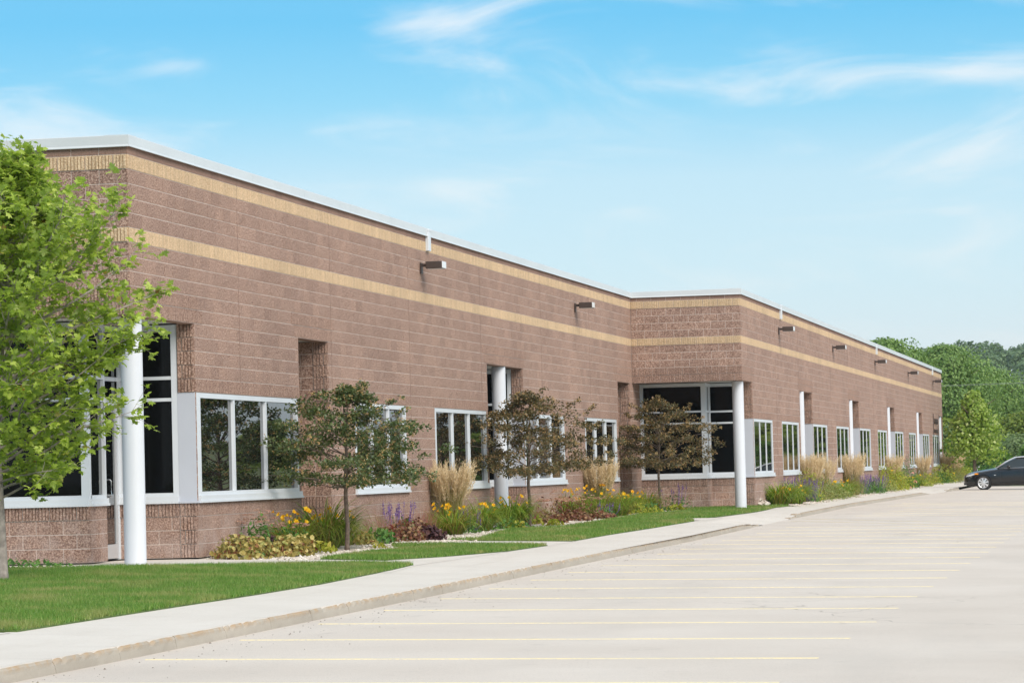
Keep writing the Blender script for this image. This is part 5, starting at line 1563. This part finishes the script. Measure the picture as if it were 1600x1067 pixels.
# ------------------------------------------------------------------ the parked car (nose towards the building)
def make_car(x, y, z):
    o = tag(empty('parked_car', (x, y, z)), 'black saloon car parked nose first at the far end of the lot', 'car')
    # stations along the length, nose at 0; half section: (half width, height) points
    # s, sill z, half width at sill, belt z, half width at belt, deck z (bonnet / boot height in the middle)
    st = [(0.00, .34, .52, .62, .56, .64), (.05, .22, .66, .66, .66, .71), (.22, .17, .80, .70, .77, .78), (.55, .17, .885, .76, .84, .86), (.95, .17, .905, .82, .87, .92), (1.45, .17, .905, .90, .885, .99),
          (1.9, .17, .905, .935, .885, .99), (2.6, .17, .905, .96, .885, 1.0), (3.3, .17, .905, .975, .885, 1.0), (3.85, .17, .905, .985, .88, 1.02), (4.35, .18, .88, .985, .85, 1.05), (4.68, .24, .80, .96, .78, 1.03), (4.82, .34, .66, .90, .66, .96), (4.85, .42, .58, .84, .58, .88)]
    bm = bmesh.new(); rows = []
    for (s, zs, ws, zb, wb, zd) in st:
        zm = zs + (zb - zs) * .55
        half = [(ws * .86, zs), (ws, zs + .06), (ws + .012, zm), (wb + .005, zb - .05), (wb - .03, zb), (wb * .6, zd - .012), (0, zd)]
        ring = [bm.verts.new((s, -w, z_)) for (w, z_) in half] + [bm.verts.new((s, w, z_)) for (w, z_) in half[-2::-1]]
        rows.append(ring)
    for a, b in zip(rows, rows[1:]):
        for i in range(len(a)):
            j = (i + 1) % len(a)
            bm.faces.new((a[i], b[i], b[j], a[j]))
    bm.faces.new(rows[0]); bm.faces.new(rows[-1][::-1])
    bmesh.ops.recalc_face_normals(bm, faces=bm.faces)
    me = bpy.data.meshes.new('body'); bm.to_mesh(me); bm.free()
    me.materials.append(M['car']); me.materials.append(M['trim'])
    body = link('body', me, o)
    sub_ = body.modifiers.new('round', 'SUBSURF'); sub_.levels = sub_.render_levels = 2
    cut = []
    for s in (.88, 3.77):
        for sy in (-1, 1):
            k = MB().lathe([(.355, -.16), (.355, .30)] if sy > 0 else [(.355, -.30), (.355, .16)], (s, sy * .80, .325), 'y', 40).build('cut', M['trim'], None)
            bm2 = bmesh.new(); bm2.from_mesh(k.data); bmesh.ops.recalc_face_normals(bm2, faces=bm2.faces); bm2.to_mesh(k.data); bm2.free()
            k.parent = o
            md = body.modifiers.new('arch', 'BOOLEAN'); md.operation = 'DIFFERENCE'; md.object = k; md.solver = 'EXACT'; cut.append(k)
    bpy.context.view_layer.update()
    dg = bpy.context.evaluated_depsgraph_get()
    m2 = bpy.data.meshes.new_from_object(body.evaluated_get(dg)); body.modifiers.clear(); body.data = m2; m2.name = 'body'
    for k in cut: bpy.data.objects.remove(k)
    autosmooth(body, 40)
    # greenhouse: glass shell, roof, pillars
    gs = [(1.50, .80, .97, .72, 1.00), (2.02, .835, .955, .64, 1.30), (2.42, .85, .955, .60, 1.455), (2.95, .85, .965, .60, 1.485), (3.45, .84, .975, .595, 1.45), (3.85, .82, .99, .60, 1.32), (4.28, .76, 1.01, .70, 1.06)]
    def shell(grow, zcut):
        b_ = bmesh.new(); rs = []
        for (s, wb, zb, wr, zr) in gs:
            h = [(wb + grow, zb - .06), (wb - .02 + grow, zb), (wb - (wb - wr) * .62 + grow, zb + (zr - zb) * .62), (wr + .02 + grow, zr - .045), (wr * .8, zr + grow * .6 - .006), (0, zr + grow + .012)]
            rs.append([b_.verts.new((s, -w, z_)) for (w, z_) in h] + [b_.verts.new((s, w, z_)) for (w, z_) in h[-2::-1]])
        for a, b in zip(rs, rs[1:]):
            for i in range(len(a) - 1): b_.faces.new((a[i], b[i], b[i+1], a[i+1]))
        return b_, rs
    b_, rs = shell(0, 0); bmesh.ops.recalc_face_normals(b_, faces=b_.faces)
    gm = bpy.data.meshes.new('glass_house'); b_.to_mesh(gm); b_.free(); gm.materials.append(M['car_glass']); gm.polygons.foreach_set('use_smooth', [True] * len(gm.polygons))
    g_ = link('windows', gm, o); q = g_.modifiers.new('round', 'SUBSURF'); q.levels = q.render_levels = 1
    # roof skin over the flat middle
    rb = MB()
    for (s, wb, zb, wr, zr) in gs[2:5]:
        for w in (-1, -.82, -.4, 0, .4, .82, 1):
            rb.v.append((s + (-.12 if s < 2.5 else .14 if s > 3.4 else 0), w * (wr + .025), zr + .018 - (.055 if abs(w) == 1 else .018 if abs(w) > .8 else 0) - (.03 if s < 2.5 or s > 3.4 else 0)))
    for i in range(2):
        for j in range(6): rb.f.append((i*7+j, (i+1)*7+j, (i+1)*7+j+1, i*7+j+1))
    ro = rb.build('roof', M['car'], o, True); sm = ro.modifiers.new('round', 'SUBSURF'); sm.levels = sm.render_levels = 1
    so3 = ro.modifiers.new('thick', 'SOLIDIFY'); so3.thickness = .012
    for sy in (-1, 1):
        MB().tube([(1.46, sy * .80, .965), (1.9, sy * .72, 1.24), (2.30, sy * .635, 1.425), (2.9, sy * .625, 1.452), (3.45, sy * .62, 1.42), (3.85, sy * .655, 1.29), (4.30, sy * .76, 1.03)], .030, 8).build('pillar_sheen', M['rim'], o, True)  # pillars and roof edge in silver, standing in for reflected sky
        MB().tube([(2.93, sy * .865, .965), (2.99, sy * .655, 1.44)], .032, 6).build('pillar', M['trim'], o, True)
        MB().tube([(1.7, sy * .872, .945), (2.6, sy * .88, .962), (3.9, sy * .868, .985)], .010, 6).build('window_trim', M['chrome'], o, True)
        # mirror
        mr_ = MB().lathe([(.01, -.10), (.075, -.085), (.09, 0), (.075, .06), (.01, .07)], (2.02, sy * 1.0, 1.02), 'y', 14).build('mirror', M['car'], o, True)
        MB().box(2.0, 2.06, min(sy * .86, sy * .95), max(sy * .86, sy * .95), .965, .985).build('mirror_arm', M['trim'], o)
        # door seams, handles
        for s_ in (1.62, 2.78, 3.62): MB().tube([(s_, sy * .9185, .26), (s_ + .02, sy * .918, .58), (s_ + .05, sy * .893, .92)], .0035, 4).build('door_seam', M['trim'], o)
        for s_ in (2.52, 3.42):
            hd_ = MB().tube([(s_ - .11, sy * .905, .80), (s_ - .09, sy * .925, .80), (s_ + .09, sy * .925, .805), (s_ + .11, sy * .905, .805)], .012, 6).build('door_handle', M['car'], o, True)
        MB().box(.98, 3.55, min(sy * .905, sy * .925), max(sy * .905, sy * .925), .30, .325).build('side_strip', M['trim'], o)
        MB().box(1.36, 1.44, min(sy * .905, sy * .926), max(sy * .905, sy * .926), .645, .668).build('side_repeater', M['lamp'], o)
        hl = MB(); hl.v = [(.10, sy * .66, .60), (.16, sy * .70, .665), (.42, sy * .835, .735), (.60, sy * .872, .765), (.52, sy * .872, .70), (.30, sy * .83, .625)]
        hl.v += [(a * .985 + .03, b * .93, c_) for (a, b, c_) in hl.v]
        hl.f = [tuple(range(6)), tuple(range(6, 12))[::-1]] + [(i, i + 6, (i + 1) % 6 + 6, (i + 1) % 6) for i in range(6)]
        for k_ in range(6): hl.v[k_] = (hl.v[k_][0] - .015, hl.v[k_][1] * 1.022, hl.v[k_][2])
        hl.build('headlight', M['lamp'], o)
        MB().box(.50, .66, min(sy * .85, sy * .905), max(sy * .85, sy * .905), .70, .755).build('turn_signal', M['amber'], o)
        MB().box(4.50, 4.80, min(sy * .62, sy * .80), max(sy * .62, sy * .80), .72, .88).build('tail_light', M['amber'], o)
    for sy in (-1, 1):
        gr = MB()
        for k_ in range(7): gr.box(-.012, .03, sy * .19 + (k_ - 3) * .042 - .008, sy * .19 + (k_ - 3) * .042 + .008, .47, .62)
        gr.build('grille', M['chrome'], o)
    MB().box(.0, .05, -.56, .56, .24, .34).build('air_intake', M['trim'], o)
    MB().box(-.02, .012, -.26, .26, .36, .45).build('number_plate', M['panel'], o)
    for s_ in (.88, 3.77):
        for sy in (-1, 1):
            wh = empty('wheel', (s_, sy * .80, .325), 0, o)
            t = MB().lathe([(.235, -.11), (.30, -.115), (.322, -.095), (.327, -.05), (.327, .05), (.322, .095), (.30, .115), (.235, .11)], (0, 0, 0), 'y', 40, False).build('tyre', M['rubber'], wh); autosmooth(t, 30)
            rm = MB(); f_ = -sy * 0 + (.105 * sy)
            for k_ in range(40):      # rim lip ring
                a0, a1 = 2 * math.pi * k_ / 40, 2 * math.pi * (k_ + 1) / 40
                for (r0, y0, r1, y1) in ((.240, f_, .215, f_ - .012 * sy), (.215, f_ - .012 * sy, .205, -.08 * sy)):
                    rm.poly([(r0 * math.cos(a0), y0, r0 * math.sin(a0)), (r0 * math.cos(a1), y0, r0 * math.sin(a1)), (r1 * math.cos(a1), y1, r1 * math.sin(a1)), (r1 * math.cos(a0), y1, r1 * math.sin(a0))])
            for k_ in range(8):
                a = 2 * math.pi * k_ / 8 + .2; ca, sa = math.cos(a), math.sin(a)
                def pt(r_, w, dy): return (r_ * ca - w * sa, f_ - dy * sy, r_ * sa + w * ca)
                rm.poly([pt(.03, -.022, .004), pt(.03, .022, .004), pt(.218, .052, .016), pt(.218, -.052, .016)])
                rm.poly([pt(.03, -.022, .004), pt(.03, -.022, .05), pt(.218, -.052, .06), pt(.218, -.052, .016)])
                rm.poly([pt(.03, .022, .004), pt(.03, .022, .05), pt(.218, .052, .06), pt(.218, .052, .016)])
            rm.lathe([(.055, f_ - .03 * sy), (.055, f_ - .002 * sy), (.03, f_ + .004 * sy), (.002, f_ + .005 * sy)], (0, 0, 0), 'y', 20)
            rm.build('rim', M['rim'], wh)
            MB().lathe([(.19, -.03), (.19, .03)], (0, 0, 0), 'y', 24).build('brake_disc', M['trim'], wh)
    return o
cy = 145.2
car = make_car(-8.12, cy, lot_z(-6.5, cy))

# ------------------------------------------------------------------ poles, wires, post
def pole(x, y, label):
    z = -.6
    o = tag(empty('utility_pole', (x, y, z)), label, 'utility pole', 'utility poles behind the lot')
    MB().tube([(0, 0, -.5), (0, 0, 7.0)], [.15, .10], 10).build('shaft', M['wood'], o, True)
    MB().box(-.06, .06, -1.1, 1.1, 6.55, 6.67).build('crossarm', M['wood'], o)
    for dy in (-1.0, -.5, .5, 1.0): MB().lathe([(.03, 0), (.045, .04), (.03, .09), (.01, .11)], (0, dy, 6.67), seg=10).build('insulator', M['panel'], o)
pole(16, 200, 'wooden utility pole carrying the wires behind the lot on the right')
pole(-58, 200, 'wooden utility pole carrying the wires behind the long building')
for dy, dz in ((-1, 0), (1, 0)):
    pts = [(16 + (-74) * t, 200 + dy, 6.12 + .12 + dz - 4 * .55 * t * (1 - t) * 1.0) for t in np.linspace(0, 1, 25)]
    tag(MB().tube(pts, .007, 5).build('power_line', M['wire']), 'thin grey power line before the far trees, the %s of the two on the poles' % ('nearer' if dy < 0 else 'farther'), 'power line', 'power lines behind the lot')
pole2 = tag(empty('post', (-8.9, 171, -.35)), 'thin grey metal post right of the young maple trunk', 'post')
MB().tube([(0, 0, -.1), (0, 0, .98), (.05, 0, 1.06), (.14, 0, 1.08)], .028, 8).build('pipe', M['steel'], pole2, True)
shb = tag(empty('boulder', (-8.3, 178, -.40)), 'pale boulder in the shrubs just behind the car bonnet', 'boulder')
V, F = stones(np.array([[0., 0.]]), 1.0, 1.0); V = (V - V.mean(0)) * np.array([1, 1, .8])
bo = link('stone', mesh_np('stone', V, [F], M['gravel']), shb); bo.location = (0, 0, .95); q = bo.modifiers.new('round', 'SUBSURF'); q.levels = q.render_levels = 2
mound('shrub', 'small grey green bush under the pale boulder behind the car', 'shrub', None, -8.3, 177.2, .8, 1.25, 600, .12, 'green', OVAL_V, OVAL_F, .6)
# a few crumbs of grit along the gutter
n = 420
Yg = rng.uniform(21, 60, n); Xg = kx(Yg) + np.abs(rng.normal(0, .45, n)) + .02
s = rng.uniform(.006, .020, n) * np.where(rng.uniform(0, 1, n) < .1, 1.5, 1)
T = np.array([(1, 0, 0), (0, 1, 0), (-1, 0, 0), (0, -1, 0), (.1, .1, .7)], float) * .5
TF = np.array([(0, 1, 4), (1, 2, 4), (2, 3, 4), (3, 0, 4)])
V, F = scatter(T, TF, np.stack([Xg, Yg, lot_z(Xg, Yg) + .002], 1), frames(np.tile([0, 0, 1.], (n, 1))), s)
tag(link('grit', mesh_np('grit', V, [F], M['soil'])), 'scattered dark grit lying along the gutter', 'grit', kind='stuff')

# ------------------------------------------------------------------ summer haze over the far wood
mt = bpy.data.materials.new('haze'); mt.use_nodes = True; nt = mt.node_tree
nt.nodes.remove(nt.nodes['Principled BSDF'])
pv = nt.nodes.new('ShaderNodeVolumePrincipled'); pv.inputs['Color'].default_value = (.86, .93, 1, 1); pv.inputs['Density'].default_value = HAZE; pv.inputs['Anisotropy'].default_value = .2
nt.links.new(pv.outputs[0], nt.nodes['Material Output'].inputs['Volume'])
hz = MB().box(-1850, 1850, -1550, 2650, -3.0, 52).build('haze', mt)
tag(hz, 'thin summer haze softening the far wooded hill', 'haze', kind='stuff')
